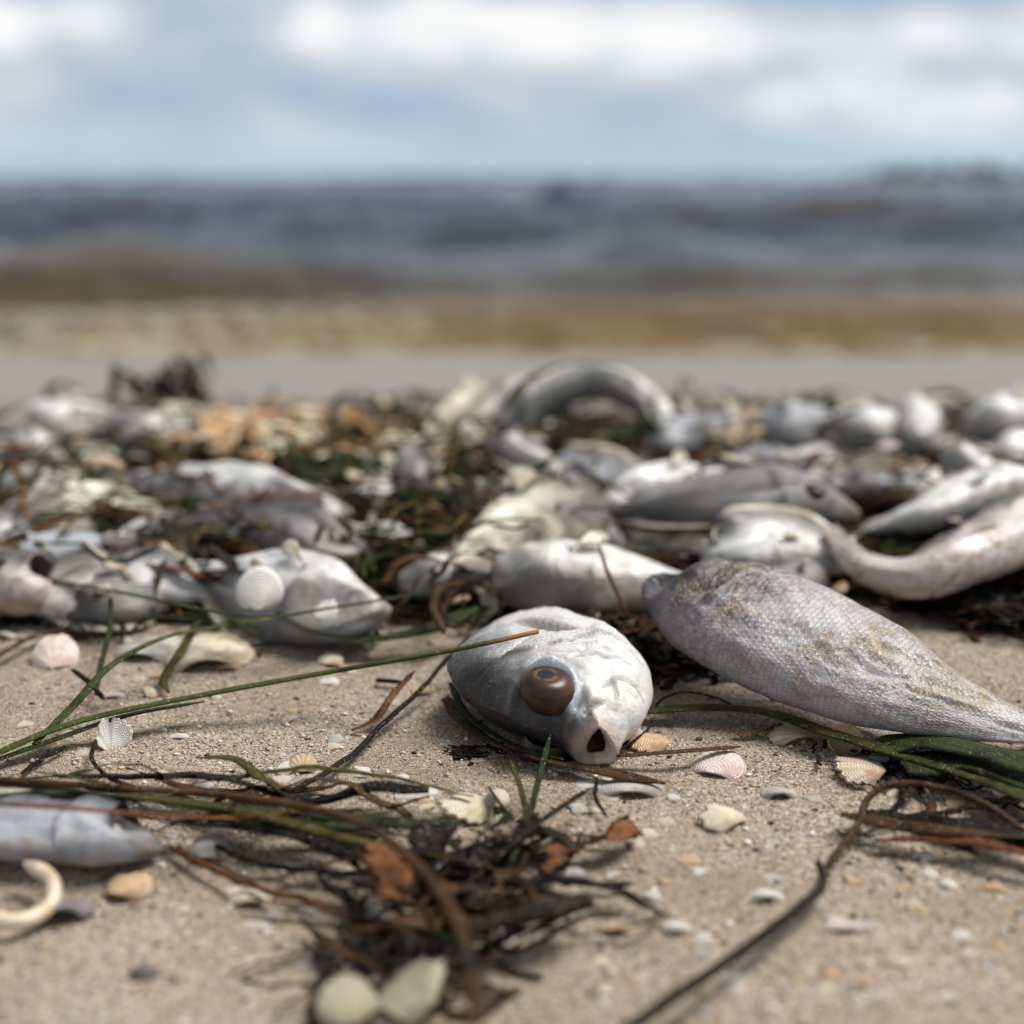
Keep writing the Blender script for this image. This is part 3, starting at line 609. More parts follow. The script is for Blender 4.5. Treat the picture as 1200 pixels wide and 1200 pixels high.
def groove(X_, Y_, pts, w, dep, wob=0.):
    if wob: X_ = X_ + wob*fbm(X_*40, Y_*40, 0, 2, 71); Y_ = Y_ + wob*fbm(X_*40, Y_*40, 5, 2, 73)
    best = np.full(X_.shape, 9.); tt = np.zeros(X_.shape); n = len(pts)-1
    for i in range(n):
        a, b = np.array(pts[i]), np.array(pts[i+1]); ab = b-a
        t = np.clip(((X_-a[0])*ab[0]+(Y_-a[1])*ab[1])/(ab@ab), 0, 1); dd = np.hypot(X_-a[0]-t*ab[0], Y_-a[1]-t*ab[1])
        tt = np.where(dd < best, (i+t)/n, tt); best = np.minimum(best, dd)
    return -dep*np.exp(-(best/w)**2)*np.sin(np.pi*np.clip(tt*.9+.08, 0, 1))**.5
def hero_hook(S, Yl, rel, side, sa):
    up = (sa[None] > 0)*side**.4; X_, Y_ = S, Yl
    z = groove(X_, Y_, [(.47, .10), (.41, .05), (.355, .0), (.33, -.03)], .020, .030)          # pit where the pectoral fin folds back
    z += groove(X_, Y_, [(.33, -.03), (.345, -.08), (.37, -.13), (.40, -.16)], .010, .014)
    z += .022*np.exp(-((X_-.30)/.045)**2 - ((Y_+.085)/.065)**2)                                 # fin lobe
    z += groove(X_, Y_, [(.27, .10), (.265, .04), (.275, -.04), (.27, -.12), (.24, -.17)], .0045, .010, .006)
    z += groove(X_, Y_, [(.205, .02), (.20, -.03), (.20, -.08), (.19, -.13)], .007, .013, .004)
    z += groove(X_, Y_, [(.225, .06), (.215, .0), (.22, -.06), (.215, -.11)], .003, .006, .005)
    z += groove(X_, Y_, [(.07, -.015), (.045, .02), (.02, .045)], .007, .012, .003)              # jaw hinge crease
    z += groove(X_, Y_, [(.16, -.05), (.11, -.06), (.06, -.055)], .006, .007, .004)
    de = np.hypot(X_-.116, Y_-.118); z += .010*np.exp(-((de-.074)/.010)**2) - .004*np.exp(-((de-.092)/.010)**2)
    z += .0045*np.exp(-((X_-.24)/.10)**2)*vnoise(X_*30+Y_*55, Y_*20, 0, 81)*sst(-Y_, -.12, .05)
    z += .0022*fbm(X_*60, Y_*60, 0, 3, 83)
    z += groove(X_, Y_, [(.17, .09), (.20, .03), (.235, -.02), (.25, -.07)], .0035, .007, .005)
    z += groove(X_, Y_, [(.30, .20), (.34, .12), (.36, .08)], .004, .006, .005)
    z += groove(X_, Y_, [(.115, -.03), (.14, -.07), (.14, -.12), (.11, -.15)], .0045, .009, .004)
    z += .008*sst(X_, .262-.9*Y_*Y_, .250-.9*Y_*Y_)*sst(X_, .10, .2)*(Y_ < .16)
    return up*z*1.15
# the white head in focus, nose to the camera
w0 = float(gz(.02, .55))
hero_pts = [(.033, .487, .0125+w0), (.029, .515, .018+w0), (.020, .560, .0215+w0), (.012, .605, .019+w0), (.006, .640, .010+w0)]
hero_pts = [np.array(p) for p in hero_pts]
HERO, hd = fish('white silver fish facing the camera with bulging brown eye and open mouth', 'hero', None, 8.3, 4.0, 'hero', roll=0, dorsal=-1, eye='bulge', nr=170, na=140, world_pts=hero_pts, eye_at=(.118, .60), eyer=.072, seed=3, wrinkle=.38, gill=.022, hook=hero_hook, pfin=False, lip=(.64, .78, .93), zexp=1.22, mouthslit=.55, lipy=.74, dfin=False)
# the scaled sandy body on the right
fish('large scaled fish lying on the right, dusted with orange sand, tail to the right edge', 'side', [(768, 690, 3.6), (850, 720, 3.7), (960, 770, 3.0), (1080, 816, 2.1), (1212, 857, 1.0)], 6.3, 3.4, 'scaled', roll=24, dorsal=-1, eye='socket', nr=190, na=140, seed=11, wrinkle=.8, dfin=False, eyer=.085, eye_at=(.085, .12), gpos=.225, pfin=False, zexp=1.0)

FISH = [
 ('pale slender fish lying just behind the white fish head, brown mouth to the left', 'drum', [(608, 668, 2.2), (700, 676, 2.4), (850, 705, 1.6)], 5.2, 3.6, 'pale', 0, 1, {}),
 ('white fish head with dark eye sockets above the scaled fish', 'drum', [(842, 655, 2.0), (905, 642, 2.3), (1010, 662, 1.6)], 5.2, 3.6, 'white', -8, -1, dict(eyer=.11)),
 ('big dark grey fish with small round eye lying right of centre', 'drum', [(1004, 606, 2.8), (900, 588, 3.4), (800, 594, 3.2), (690, 606, 2.0)], 6.6, 4.0, 'grey', 8, -1, dict(eye='flat', eyer=.045)),
 ('long pinkish white fish curving up toward the right edge, bare upper side', 'slim', [(1230, 575, 3.2), (1150, 578, 3.6), (1080, 604, 2.8), (1010, 622, 1.8)], 3.6, 3.0, 'white', 0, 1, {}),
 ('small white fish propped above the pinkish ones near the right edge', 'slim', [(1112, 536, 4.2), (1145, 556, 3.8), (1190, 590, 2.5)], 3.0, 2.6, 'white', 0, 1, {}),
 ('thick curved pinkish fish at the right edge with raised thin tail end', 'slim', [(1300, 575, 3.2), (1210, 618, 3.4), (1130, 655, 3.0), (1060, 674, 2.4), (1005, 660, 2.6), (976, 624, 3.4)], 4.0, 3.6, 'pink', 0, 1, dict(tail=False, dfin=False)),
 ('white fish carrying a round white shell, at the left front of the pile', 'porgy', [(432, 714, 1.5), (350, 688, 2.1), (245, 668, 1.8)], 6.4, 3.6, 'white', 8, -1, {}),
 ('grey fish with raised dark fin spine lying left of centre', 'drum', [(405, 652, 2.0), (300, 622, 2.8), (195, 618, 2.4)], 4.6, 3.4, 'grey', 6, 1, dict(finmat='fin_dark')),
 ('broad white fish behind the grey fish on the left', 'porgy', [(378, 600, 2.6), (270, 575, 3.4), (150, 562, 2.6)], 6.6, 3.8, 'white', 6, -1, dict(pfin=False)),
 ('cream coloured fish near the left edge with brown belly line', 'drum', [(38, 598, 2.4), (125, 600, 2.8), (225, 625, 1.8)], 6.0, 3.6, 'cream', 4, 1, dict(dfin=False)),
 ('short bluish silver fish near the left edge', 'porgy', [(24, 672, 1.5), (72, 655, 2.2), (140, 640, 1.8)], 5.6, 3.6, 'silver', 0, 1, {}),
 ('slim whitish fish slanting up between the cream fish and the grey fish', 'slim', [(132, 650, 1.5), (180, 628, 2.0), (240, 598, 2.4)], 2.6, 2.2, 'pale', 0, 1, {}),
 ('small white fish half under weed left of the shell bearing fish', 'drum', [(135, 682, 1.2), (185, 684, 1.6), (245, 696, 1.0)], 4.2, 2.8, 'white', 0, -1, {}),
 ('large cream fish lying with its back to the camera in the middle of the pile', 'porgy', [(515, 690, 1.2), (575, 650, 2.4), (650, 600, 2.8), (690, 560, 2.4)], 6.6, 4.0, 'cream', 10, 1, dict(dfin=False)),
 ('pale small fish in front of the large cream fish', 'drum', [(485, 678, 1.2), (540, 668, 1.6), (610, 652, 1.4)], 3.6, 2.6, 'pale', 0, 1, {}),
 ('long pale fish arched in a ring at the top of the pile', 'slim', [(575, 548, 1.2), (592, 510, 2.6), (622, 470, 5.0), (690, 446, 6.4), (748, 464, 5.4), (776, 505, 3.0), (762, 540, 1.4), (715, 556, 1.2)], 3.5, 3.2, 'white', 0, 1, dict(tail=False, dfin=False, pfin=False, nr=80)),
 ('white slim fish slanting down below the arched fish', 'slim', [(578, 522, 3.4), (630, 548, 3.2), (690, 582, 2.4)], 3.0, 2.6, 'white', 0, 1, dict(tail=False)),
 ('cream fish slanting up left of the arched fish', 'drum', [(605, 470, 4.0), (560, 500, 3.4), (500, 535, 2.4)], 4.6, 2.8, 'cream', 0, 1, dict(pfin=False)),
 ('white fish at the back of the pile near the left edge', 'porgy', [(20, 500, 2.4), (85, 490, 3.4), (150, 488, 2.4)], 6.0, 3.6, 'white', 8, 1, dict(dfin=False)),
 ('pale fish cut by the left edge at the back of the pile', 'drum', [(60, 524, 2.2), (10, 526, 2.6), (-60, 530, 2.2)], 4.6, 3.0, 'pale', 0, 1, {}),
 ('silver fish head with dark eye at the back right of the pile', 'drum', [(905, 500, 2.6), (950, 494, 3.6), (1010, 498, 3.0)], 6.0, 4.2, 'silver', 0, 1, dict(eyer=.10)),
 ('plain white rounded fish at the back right of the pile', 'porgy', [(1045, 506, 2.6), (1000, 500, 3.6), (940, 505, 2.2)], 5.6, 4.4, 'white', 0, -1, dict(eye='none')),
 ('stubby white fish end seen head on at the back right', 'drum', [(1082, 535, 2.2), (1078, 518, 3.2), (1070, 495, 3.0), (1062, 480, 1.0)], 5.4, 4.0, 'white', 0, -1, dict(eye='none', tail=False)),
 ('white fish in the far back at the right edge', 'drum', [(1150, 492, 3.2), (1200, 490, 3.6), (1270, 495, 2.8)], 6.0, 4.0, 'white', 0, 1, dict(eye='none')),
 ('white fish below another at the right edge', 'drum', [(1165, 540, 2.4), (1210, 530, 3.2), (1280, 530, 2.4)], 5.2, 3.8, 'white', 0, 1, dict(eye='none')),
 ('pale fish behind the big dark grey fish', 'drum', [(715, 592, 2.4), (770, 572, 3.2), (860, 560, 2.4)], 4.8, 3.2, 'white', 4, 1, {}),
 ('silver grey fish under the arched fish', 'drum', [(660, 548, 2.6), (705, 556, 3.0), (770, 572, 2.2)], 4.4, 3.0, 'silver', 0, -1, {}),
 ('small silver fish right beside the arched fish', 'drum', [(775, 520, 2.4), (806, 504, 3.0), (850, 492, 2.2)], 4.4, 3.0, 'silver', 0, 1, dict(eye='none')),
 ('thin grey fish between the dark grey fish and the pinkish ones', 'slim', [(965, 582, 2.6), (1020, 572, 3.0), (1100, 585, 2.2)], 3.8, 2.6, 'grey', 0, 1, dict(dfin=False)),
 ('small brownish fish among red weed in the middle', 'drum', [(415, 592, 2.0), (455, 588, 2.4), (512, 605, 1.8)], 3.8, 2.6, 'pale', 0, 1, dict(dfin=False)),
 ('pale grey fish standing on end among weed in the middle', 'slim', [(500, 590, 2.2), (488, 560, 3.8), (478, 520, 5.0)], 2.6, 2.0, 'grey', 0, 1, {}),
 ('brown and white fish at the left edge, lowest in the pile', 'drum', [(45, 690, 1.4), (0, 682, 1.8), (-70, 680, 1.4)], 4.4, 3.0, 'pink', 0, 1, {}),
 ('pale fish at the left edge behind the bluish fish', 'drum', [(35, 640, 2.0), (-5, 632, 2.4), (-70, 635, 2.0)], 4.4, 3.0, 'white', 0, 1, {}),
 ('small grey fish under the white fish head on the right', 'slim', [(960, 678, 1.2), (900, 690, 1.6), (840, 690, 1.4)], 3.0, 2.2, 'grey', 0, 1, {}),
 ('grey white fish lying in the weed behind the shell bearing fish', 'drum', [(480, 640, 1.4), (430, 636, 1.8), (370, 640, 1.4)], 3.8, 2.6, 'pale', 0, -1, dict(dfin=False)),
 ('pinkish fish at the back left among brown weed', 'drum', [(150, 520, 2.2), (185, 508, 3.0), (240, 500, 2.4)], 5.2, 3.2, 'pink', 0, 1, dict(eye='none', dfin=False)),
 ('blurred silver fish at the left edge in the foreground', 'drum', [(158, 990, .5), (60, 972, .9), (-130, 965, 1.0)], 4.0, 2.0, 'silver', 0, 1, dict(nr=90, na=60, pfin=False)),
]
for k, (lab, kind, pts, h, t, col, roll, dors, kw) in enumerate(FISH):
    if len(pts) == 3 and kind != 'slim':
        m_ = pts[1]; pts = [(m_[0]+(a-m_[0])*1.28, m_[1]+(b-m_[1])*1.20, c) for a, b, c in pts]; t = t*.72; h = h*.88
        q = [(pts[0][i]*.5+m_[i]*.5) for i in range(3)]; pts = [pts[0], (q[0], q[1]+random.uniform(-5, 5), q[2]+.4), m_, pts[2]]
        roll = random.uniform(26, 42) if pts[0][1] < 900 else 8
    fish(lab, kind, pts, h, t, col, roll=roll, dorsal=dors, seed=20+k, wamp=1.35, **kw)

for k in range(56):
    px = -20 + 1240*(k % 34+.5)/34 + random.uniform(-25, 25); py = random.choice([505, 540, 575, 610, 640])
    if k >= 34: px, py = random.uniform(-20, 680), random.choice([600, 630, 660, 690]) + random.uniform(-10, 10)
    if 225 < px < 460 and py < 560: py = 600
    ln = random.uniform(55, 92); dy = random.uniform(-16, 16); sg = random.choice([-1, 1])
    low = 'at the back' if py < 560 else 'low'
    fc = random.choice(['pale', 'pale', 'white', 'grey', 'cream', 'pink', 'silver'])
    fish(f'half hidden small {fc} fish {near(px, py)}, nose to the '+('right' if sg > 0 else 'left'), random.choice(['drum', 'drum', 'porgy', 'slim']), [(px+sg*ln, py+dy, 1.0), (px, py+random.uniform(-6, 6), 1.6), (px-sg*ln, py-dy, 1.2)], random.uniform(3.0, 4.6), random.uniform(1.4, 2.0),
         fc, roll=random.uniform(20, 55), dorsal=random.choice([-1, 1]), seed=100+k, nr=36, na=24, group='half hidden small fish in the pile', wrinkle=.8)

# ------------------------------------------------------------------ seagrass
def ribbon(pts, w, flat=.12, tw=0., taper=(.6, .25), n=None, world=False, seed=0, kink=.0):
    C0 = np.array(pts if world else [P(a, b, c/100) for a, b, c in pts])
    n = n or max(14, 7*len(C0))
    C, L = spline(C0, n); s = np.linspace(0, 1, n)
    if kink: C = C + kink*np.stack([fbm(s*9, 0, 0, 2, seed), fbm(s*9, 3, 0, 2, seed+1), .6*fbm(s*9, 7, 0, 2, seed+2)], 1)
    T, N, B = frames(C)
    ang = tw*np.sin(s*5+seed) ; N, B = N*np.cos(ang)[:, None]+B*np.sin(ang)[:, None], B*np.cos(ang)[:, None]-N*np.sin(ang)[:, None]
    ww = w/2 * np.minimum(1, taper[0] + (1-taper[0])*s*8) * np.minimum(1, taper[1] + (1-taper[1])*(1-s)*9) * (1+.10*fbm(s*12, 0, 0, 2, seed+5))
    th = w*flat/2
    sec = [(1, 0), (.55, .8), (0, 1.), (-.55, .8), (-1, 0), (-.55, -.8), (0, -1.), (.55, -.8)]
    V = np.stack([C + B*(ww*a)[:, None] + N*(np.minimum(th, ww*.9)*b)[:, None] for a, b in sec], 1).reshape(-1, 3)
    F = grid_faces(n, 8, wrap=True).tolist() + [[7,6,5,4,3,2,1,0], [(n-1)*8+i for i in range(8)]]
    v = np.tile(np.array([0, .25, .5, .75, 1., .75, .5, .25])[None], (n, 1)); uv = np.stack([v, np.tile(s[:, None], (1, 8))], -1).reshape(-1, 2)
    return V, F, uv, C
def blade(label, pts, wmm, mat, group=None, name='seagrass_blade', cat='seagrass', **kw):
    kw.setdefault('seed', random.randint(0, 999))
    V, F, uv, C = ribbon(pts, wmm/1000*(1.35 if wmm < 8 else 1.), **kw)
    return tag(mesh(name, V, F, M[mat], origin=tuple(C[len(C)//2]), uvs={'blade': uv}), label, cat, group)

BL = [
 ('long green blade running from the left edge up onto the white fish head, orange tip', [(-30, 894, .5), (90, 846, 1.0), (250, 812, 1.4), (400, 785, 2.2), (530, 762, 3.6), (631, 740, 4.7)], 3.6, 'b_green', dict(taper=(1, .8), flat=.35)),
 ('dark second blade crossing under the long green one at the left edge', [(-30, 900, .3), (60, 868, .6), (150, 838, .9), (240, 822, .9)], 3.4, 'b_dark', {}),
 ('thin green blade arching from the left foreground up to the fish pile', [(40, 872, .6), (85, 828, 1.2), (130, 780, 2.0), (190, 748, 2.4), (250, 735, 2.2), (330, 722, 2.0)], 3.2, 'b_green', {}),
 ('green blade lying across the front of the left fish', [(20, 672, 2.2), (140, 694, 2.4), (290, 722, 2.6), (390, 712, 2.6), (520, 690, 2.6)], 3.2, 'b_dark', {}),
 ('wide dark green blade sagging below the shell bearing fish', [(325, 718, 1.8), (375, 742, 1.2), (440, 748, 1.0), (505, 735, 1.4), (560, 712, 1.8)], 7.0, 'b_dark', dict(tw=.3)),
 ('black twisted stem running from the weed bundle up to the hero fish', [(322, 934, .6), (378, 908, .5), (420, 876, .4), (480, 820, .8), (552, 742, 1.8)], 2.2, 'b_black', dict(kink=.0012, flat=.6)),
 ('short green blade with orange end on the sand left of the white fish', [(412, 856, .2), (440, 842, .5), (462, 812, 1.0), (486, 786, 1.6)], 2.8, 'b_rust', {}),
 ('brown blade curving in front of the white fish chin', [(522, 818, .4), (560, 860, .5), (620, 886, .5), (700, 903, .5), (780, 918, .3)], 5.2, 'b_brown', dict(tw=.3)),
 ('thin dark blade beneath the white fish on its left side', [(528, 800, 1.1), (548, 838, .8), (600, 872, .6), (660, 890, .5)], 2.6, 'b_dark', {}),
 ('brown blade pointing right from the white fish mouth', [(722, 886, .5), (790, 881, .7), (868, 875, .5)], 2.8, 'b_brown', {}),
 ('wide olive green blade running right under the scaled fish', [(752, 833, .5), (830, 829, .8), (900, 835, .9), (970, 858, .9), (1050, 882, .8), (1130, 906, 1.0), (1230, 945, 1.4)], 6.4, 'b_moss', dict(taper=(1, 1))),
 ('broad dark green leaf at the right edge below the fish tail', [(1020, 878, .6), (1080, 868, 1.1), (1150, 880, 1.4), (1240, 905, 1.6)], 20, 'b_dark', dict(flat=.05, tw=.08)),
 ('second broad dark leaf under the first at the right edge', [(1060, 900, .8), (1130, 892, 1.1), (1230, 925, 1.2)], 18, 'b_dark', dict(flat=.05, tw=.1)),
 ('hair thin black loop on the sand between the two front fish', [(764, 834, .2), (778, 818, .9), (805, 811, 1.2), (840, 818, .9), (868, 832, .3)], .9, 'b_black', dict(flat=.9)),
 ('hair thin black curl reaching to the white fish chin', [(722, 880, .6), (740, 870, .4), (758, 856, .3), (764, 846, .2)], .9, 'b_black', dict(flat=.9)),
 ('long red brown stem looping up from the bottom right corner', [(1230, 1000, .6), (1168, 950, 1.2), (1110, 925, 1.4), (1050, 918, 1.4), (1018, 935, 1.0), (1006, 966, .7), (980, 1000, .6), (962, 1030, .7)], 2.0, 'b_brown', dict(flat=.8)),
 ('dark forked stem running to the bottom edge right of centre', [(958, 1008, 1.2), (962, 1040, .7), (900, 1092, .8), (840, 1135, 1.0), (780, 1175, 1.2), (690, 1240, 1.5)], 2.9, 'b_black', dict(flat=.8)),
 ('brown blade pointing left out of the right edge weed', [(985, 954, .7), (1060, 968, .8), (1130, 975, .9), (1240, 985, 1.0)], 4.2, 'b_brown', dict(tw=.4)),
 ('rusty blade lying under the brown one at the right edge', [(1022, 986, .4), (1090, 982, .7), (1160, 990, .9), (1240, 1010, 1.0)], 3.6, 'b_red', dict(tw=.4)),
 ('dark blade along the right edge under the rusty one', [(1100, 962, .7), (1160, 975, .7), (1240, 1000, .8)], 8, 'b_black', dict(tw=.5)),
 ('brown stem sweeping from the left edge and bending down to the bottom centre', [(-30, 912, 2.0), (120, 922, 2.2), (290, 935, 2.2), (410, 960, 2.4), (485, 1010, 3.0), (540, 1090, 3.4), (565, 1240, 3.6)], 3.0, 'b_brown', dict(flat=.6)),
 ('dark green blade uppermost in the bundle at the left edge', [(-30, 918, 1.9), (100, 928, 1.8), (220, 944, 1.6), (330, 950, 1.3), (440, 962, 1.2), (540, 965, .8)], 4.2, 'b_dark', dict(tw=.3)),
 ('red brown blade across the blurred silver fish', [(-30, 940, 2.8), (70, 946, 2.8), (180, 955, 2.2), (280, 958, 1.6), (360, 948, 1.4)], 2.6, 'b_red', {}),
 ('olive blade in the bundle ending above the dark clump', [(60, 930, 1.8), (200, 938, 1.6), (330, 962, 1.4), (420, 985, 1.2), (560, 1010, 1.0)], 3.4, 'b_olive', dict(tw=.3)),
 ('black blade lying lowest in the left bundle', [(110, 950, .8), (220, 965, 1.0), (330, 975, .8), (400, 1000, .6), (425, 1022, .3)], 3.4, 'b_black', dict(tw=.4)),
 ('dark flat blade under the bundle left of the clump', [(250, 952, .8), (330, 968, .8), (430, 972, .7), (520, 990, .5)], 5.5, 'b_dark', dict(tw=.5)),
 ('red brown twig on the sand below the left bundle', [(200, 992, .4), (235, 1012, .5), (300, 1038, .6), (382, 1060, .4)], 2.0, 'b_red', dict(kink=.0008, flat=.7)),
 ('dark twig lying right of the red brown twig', [(255, 992, .5), (300, 1010, .5), (360, 1020, .5), (440, 1024, .4)], 2.2, 'b_black', dict(kink=.0008, flat=.7)),
 ('short grey twig pointing right from the clump', [(640, 1030, .5), (690, 1036, .4), (742, 1036, .3)], 2.0, 'b_black', dict(flat=.7)),
 ('thick dark red stalk end in the middle of the clump', [(545, 1090, 1.2), (620, 1070, 1.5), (690, 1058, 1.4)], 6.5, 'b_black', dict(flat=.5, taper=(1, .7), kink=.002)),
 ('thin green sprig standing up in front of the white fish', [(598, 1010, .8), (618, 965, .8), (632, 910, 1.0), (645, 860, 1.6)], 1.9, 'b_dark', {}),
 ('thin olive sprig leaning left in front of the white fish', [(618, 970, .8), (612, 930, .9), (598, 890, 1.0)], 1.6, 'b_olive', {}),
 ('dark sprig leaning right out of the clump', [(575, 1010, .8), (630, 965, 1.2), (690, 925, 1.0)], 2.2, 'b_black', {}),
 ('brown sprig lying flat left of the clump top', [(500, 1010, .8), (450, 1002, .7), (380, 1012, .6), (310, 1035, .4)], 1.9, 'b_brown', {}),
 ('black strand to the right of the clump top', [(590, 985, .6), (660, 978, .5), (730, 985, .3)], 1.6, 'b_black', dict(kink=.001)),
 ('black hooked strand under the fish chin blade', [(700, 912, .4), (698, 935, .5), (712, 958, .2)], 1.2, 'b_black', dict(flat=.8)),
 ('thin curved strand beside the white triangular shell', [(112, 868, .5), (108, 890, .5), (130, 912, .5), (175, 928, .8)], 1.3, 'b_black', dict(flat=.8)),
 ('black stub of stem on the sand at the left', [(28, 905, .2), (52, 888, .3), (75, 875, .3)], 1.7, 'b_black', dict(flat=.8, kink=.0008)),
 ('black stub leaning against the green blade at the left', [(85, 785, 1.2), (105, 800, .8), (122, 820, .5)], 2.0, 'b_black', dict(flat=.8)),
 ('brown blade hanging from the pile beside the arching green one', [(232, 728, 1.6), (214, 760, 1.1), (192, 795, .5), (198, 812, .2)], 3.2, 'b_olive', {}),
 ('green blade dropping from the pile to the sand at the left', [(130, 700, 2.0), (128, 740, 1.4), (118, 780, .9), (112, 815, .3)], 2.0, 'b_dark', {}),
 ('brown stem lying at the left edge of the sand', [(-20, 780, .6), (40, 745, .7), (90, 735, .5)], 3.0, 'b_brown', {}),
 ('black bit of stem near the orange tipped blade', [(440, 797, .3), (470, 799, .3)], 2.0, 'b_black', dict(flat=.8)),
 ('dark broad blade standing upright in the middle of the pile', [(552, 558, 4.4), (543, 590, 3.8), (528, 640, 2.4)], 11, 'b_black', dict(flat=.1)),
 ('dark thin stem upright in front of the large cream fish', [(655, 590, 4.6), (648, 612, 3.6), (640, 640, 2.6)], 2.4, 'b_black', {}),
 ('green blade resting over the top of the arched fish', [(590, 480, 6.6), (618, 446, 8.4), (665, 426, 9.2), (725, 428, 9.0), (765, 450, 7.6)], 7.0, 'b_olive', {}),
 ('brown curled stem left of the white fish head', [(520, 740, 1.8), (508, 712, 2.4), (516, 690, 2.6), (545, 682, 2.4)], 3.0, 'b_brown', dict(flat=.6)),
 ('fine brown stem across the pale slender fish', [(702, 640, 4.2), (712, 670, 3.8), (728, 705, 2.6), (736, 722, 2.0)], 1.6, 'b_red', dict(flat=.8)),
 ('brown stem hanging in a loop left of the white fish head', [(508, 668, 2.4), (512, 700, 1.8), (528, 732, 1.4), (545, 735, 1.2)], 2.0, 'b_brown', dict(flat=.8)),
 ('green blade at the back right of the pile', [(1050, 478, 4.2), (1100, 474, 4.6), (1150, 478, 4.2)], 4.0, 'b_olive', {}),
]
for lab, pts, w, mt, kw in BL: blade(lab, pts, w, mt, **kw)
def leaf(label, pts, w, mat, **kw): return blade(label, pts, w, mat, name='dry_leaf', cat='leaf', flat=.05, kink=.0018, n=26, **kw)
leaf('rust brown torn leaf scrap hanging over the bundle', [(440, 985, 1.6), (452, 1020, 1.6), (468, 1052, 1.2)], 12, 'b_rust', tw=.3)
leaf('orange brown leaf scrap right of the clump', [(660, 1000, .6), (700, 985, .9), (745, 966, .7)], 9, 'b_rust', tw=.6)
leaf('small rust coloured scrap at the clump edge', [(642, 1020, .9), (655, 1000, .8), (662, 985, .4)], 5, 'b_rust', tw=.5)
leaf('thin orange scrap beside the oyster shell', [(862, 862, .2), (885, 856, .4), (915, 850, .3)], 3, 'b_rust')

CN = {'b_dark': 'dark green', 'b_black': 'blackened', 'b_brown': 'brown', 'b_olive': 'olive green', 'b_red': 'red brown'}
def rand_blade(cx, cy, span, ang, w, mat, zlo, zhi, lab, grp, curl=.5, nm='seagrass_blade', cat='seagrass', kink=.0015):
    sl = 'across' if abs(math.sin(ang)) < .35 else ('slanting' if abs(math.sin(ang)) < .85 else 'pointing out')
    lab = f"{wd(w)} {'long ' if span > .08 else ('short ' if span < .045 else '')}{CN[mat]} {'blade' if nm == 'seagrass_blade' else 'weed piece'} {sl} {near(cx, cy)}"
    k = random.randint(3, 5); pts = []; a = ang
    base = P(cx, cy, 0)[:2]; x, y = base[0] - math.cos(a)*span/2, base[1] - math.sin(a)*span/2
    for i in range(k):
        q = i/(k-1); z = float(gz(x, y)) + random.uniform(zlo, zhi)*(.35+.65*math.sin(math.pi*(.15+.7*q)))
        pts.append((x, y, z)); a += random.uniform(-curl, curl); x += math.cos(a)*span/(k-1); y += math.sin(a)*span/(k-1)
    return blade(lab, pts, w, mat, grp, name=nm, cat=cat, world=True, tw=random.uniform(0, .8), kink=kink)
for i in range(16):
    x0 = random.uniform(-20, 300); cx = random.uniform(80, 420)
    rand_blade(cx, 950 + (cx-80)*.06 + random.gauss(0, 12), random.uniform(.05, .12), random.gauss(-.12, .14) + (math.pi if random.random() < .5 else 0), random.uniform(1.8, 3.6), random.choice(['b_black', 'b_dark', 'b_brown', 'b_black', 'b_olive']), .003, .018,
               'dark seagrass blade in the bundle lying across the left foreground', 'blades of the left foreground bundle', curl=.25)
# clump in the foreground
for i in range(30):
    q = random.random(); cx = 595 - 170*q + random.gauss(0, 26 if q < .5 else 16); cy = 1000 + 215*q + random.gauss(0, 10)
    rand_blade(cx, cy, random.uniform(.03, .075), random.gauss(.9, .55), random.uniform(1.0, 3.2), random.choice(['b_black', 'b_black', 'b_black', 'b_brown', 'b_black']), .001, .011,
               'short blackened seagrass piece matted in the dark foreground clump', 'blackened pieces of the foreground clump', curl=1.1, nm='weed_piece')
for i in range(8):
    q = random.random(); cx = 590 - 140*q + random.gauss(0, 24); cy = 1005 + 190*q
    rand_blade(cx, cy, random.uniform(.02, .04), random.uniform(.2, 2.6), random.uniform(5.5, 8.), random.choice(['b_black', 'b_black', 'b_brown']), .003, .012, '', 'blackened pieces of the foreground clump', curl=1.2, nm='weed_piece', kink=.004)
# through the pile
def zone(): 
    r = random.random()
    if r < .36: return random.uniform(-40, 620), random.uniform(640, 722)
    if r < .48: return random.uniform(380, 560), random.uniform(540, 700)
    return random.uniform(-40, 1240), random.uniform(484, 660)
for i in range(246):
    cx, cy = zone(); c = random.choice(['b_dark', 'b_black', 'b_dark', 'b_brown', 'b_olive', 'b_dark', 'b_red'])
    nm = {'b_dark': 'dark green', 'b_black': 'blackened', 'b_brown': 'brown', 'b_olive': 'olive green', 'b_red': 'red brown'}[c]
    rand_blade(cx, cy, random.uniform(.04, .12), random.gauss(.1, .7) + (math.pi if random.random() < .5 else 0), random.uniform(2.2, 6.0), c, .022, (.036 if cy < 540 else .056) if cy < 640 else .036,
               f'{nm} seagrass blade tangled among the fish of the pile', f'{nm} blades tangled in the fish pile', curl=.55)
for i in range(26):
    cx, cy = random.uniform(-20, 700), random.uniform(700, 750)
    rand_blade(cx, cy, random.uniform(.02, .06), random.uniform(-.7, .7), random.uniform(1., 2.6), random.choice(['b_dark', 'b_brown', 'b_black']), .002, .012, 'short dark weed strand at the front foot of the pile', 'weed strands at the front foot of the pile', curl=.9, nm='weed_piece')
for i in range(12):
    cx, cy = random.uniform(480, 640), random.uniform(690, 735)
    rand_blade(cx, cy, random.uniform(.03, .07), random.uniform(0, 3), random.uniform(1.2, 3), random.choice(['b_dark', 'b_brown', 'b_olive']), .004, .02, 'weed strand curled behind the white fish head', 'weed strands behind the white fish head', curl=1.1, nm='weed_piece')
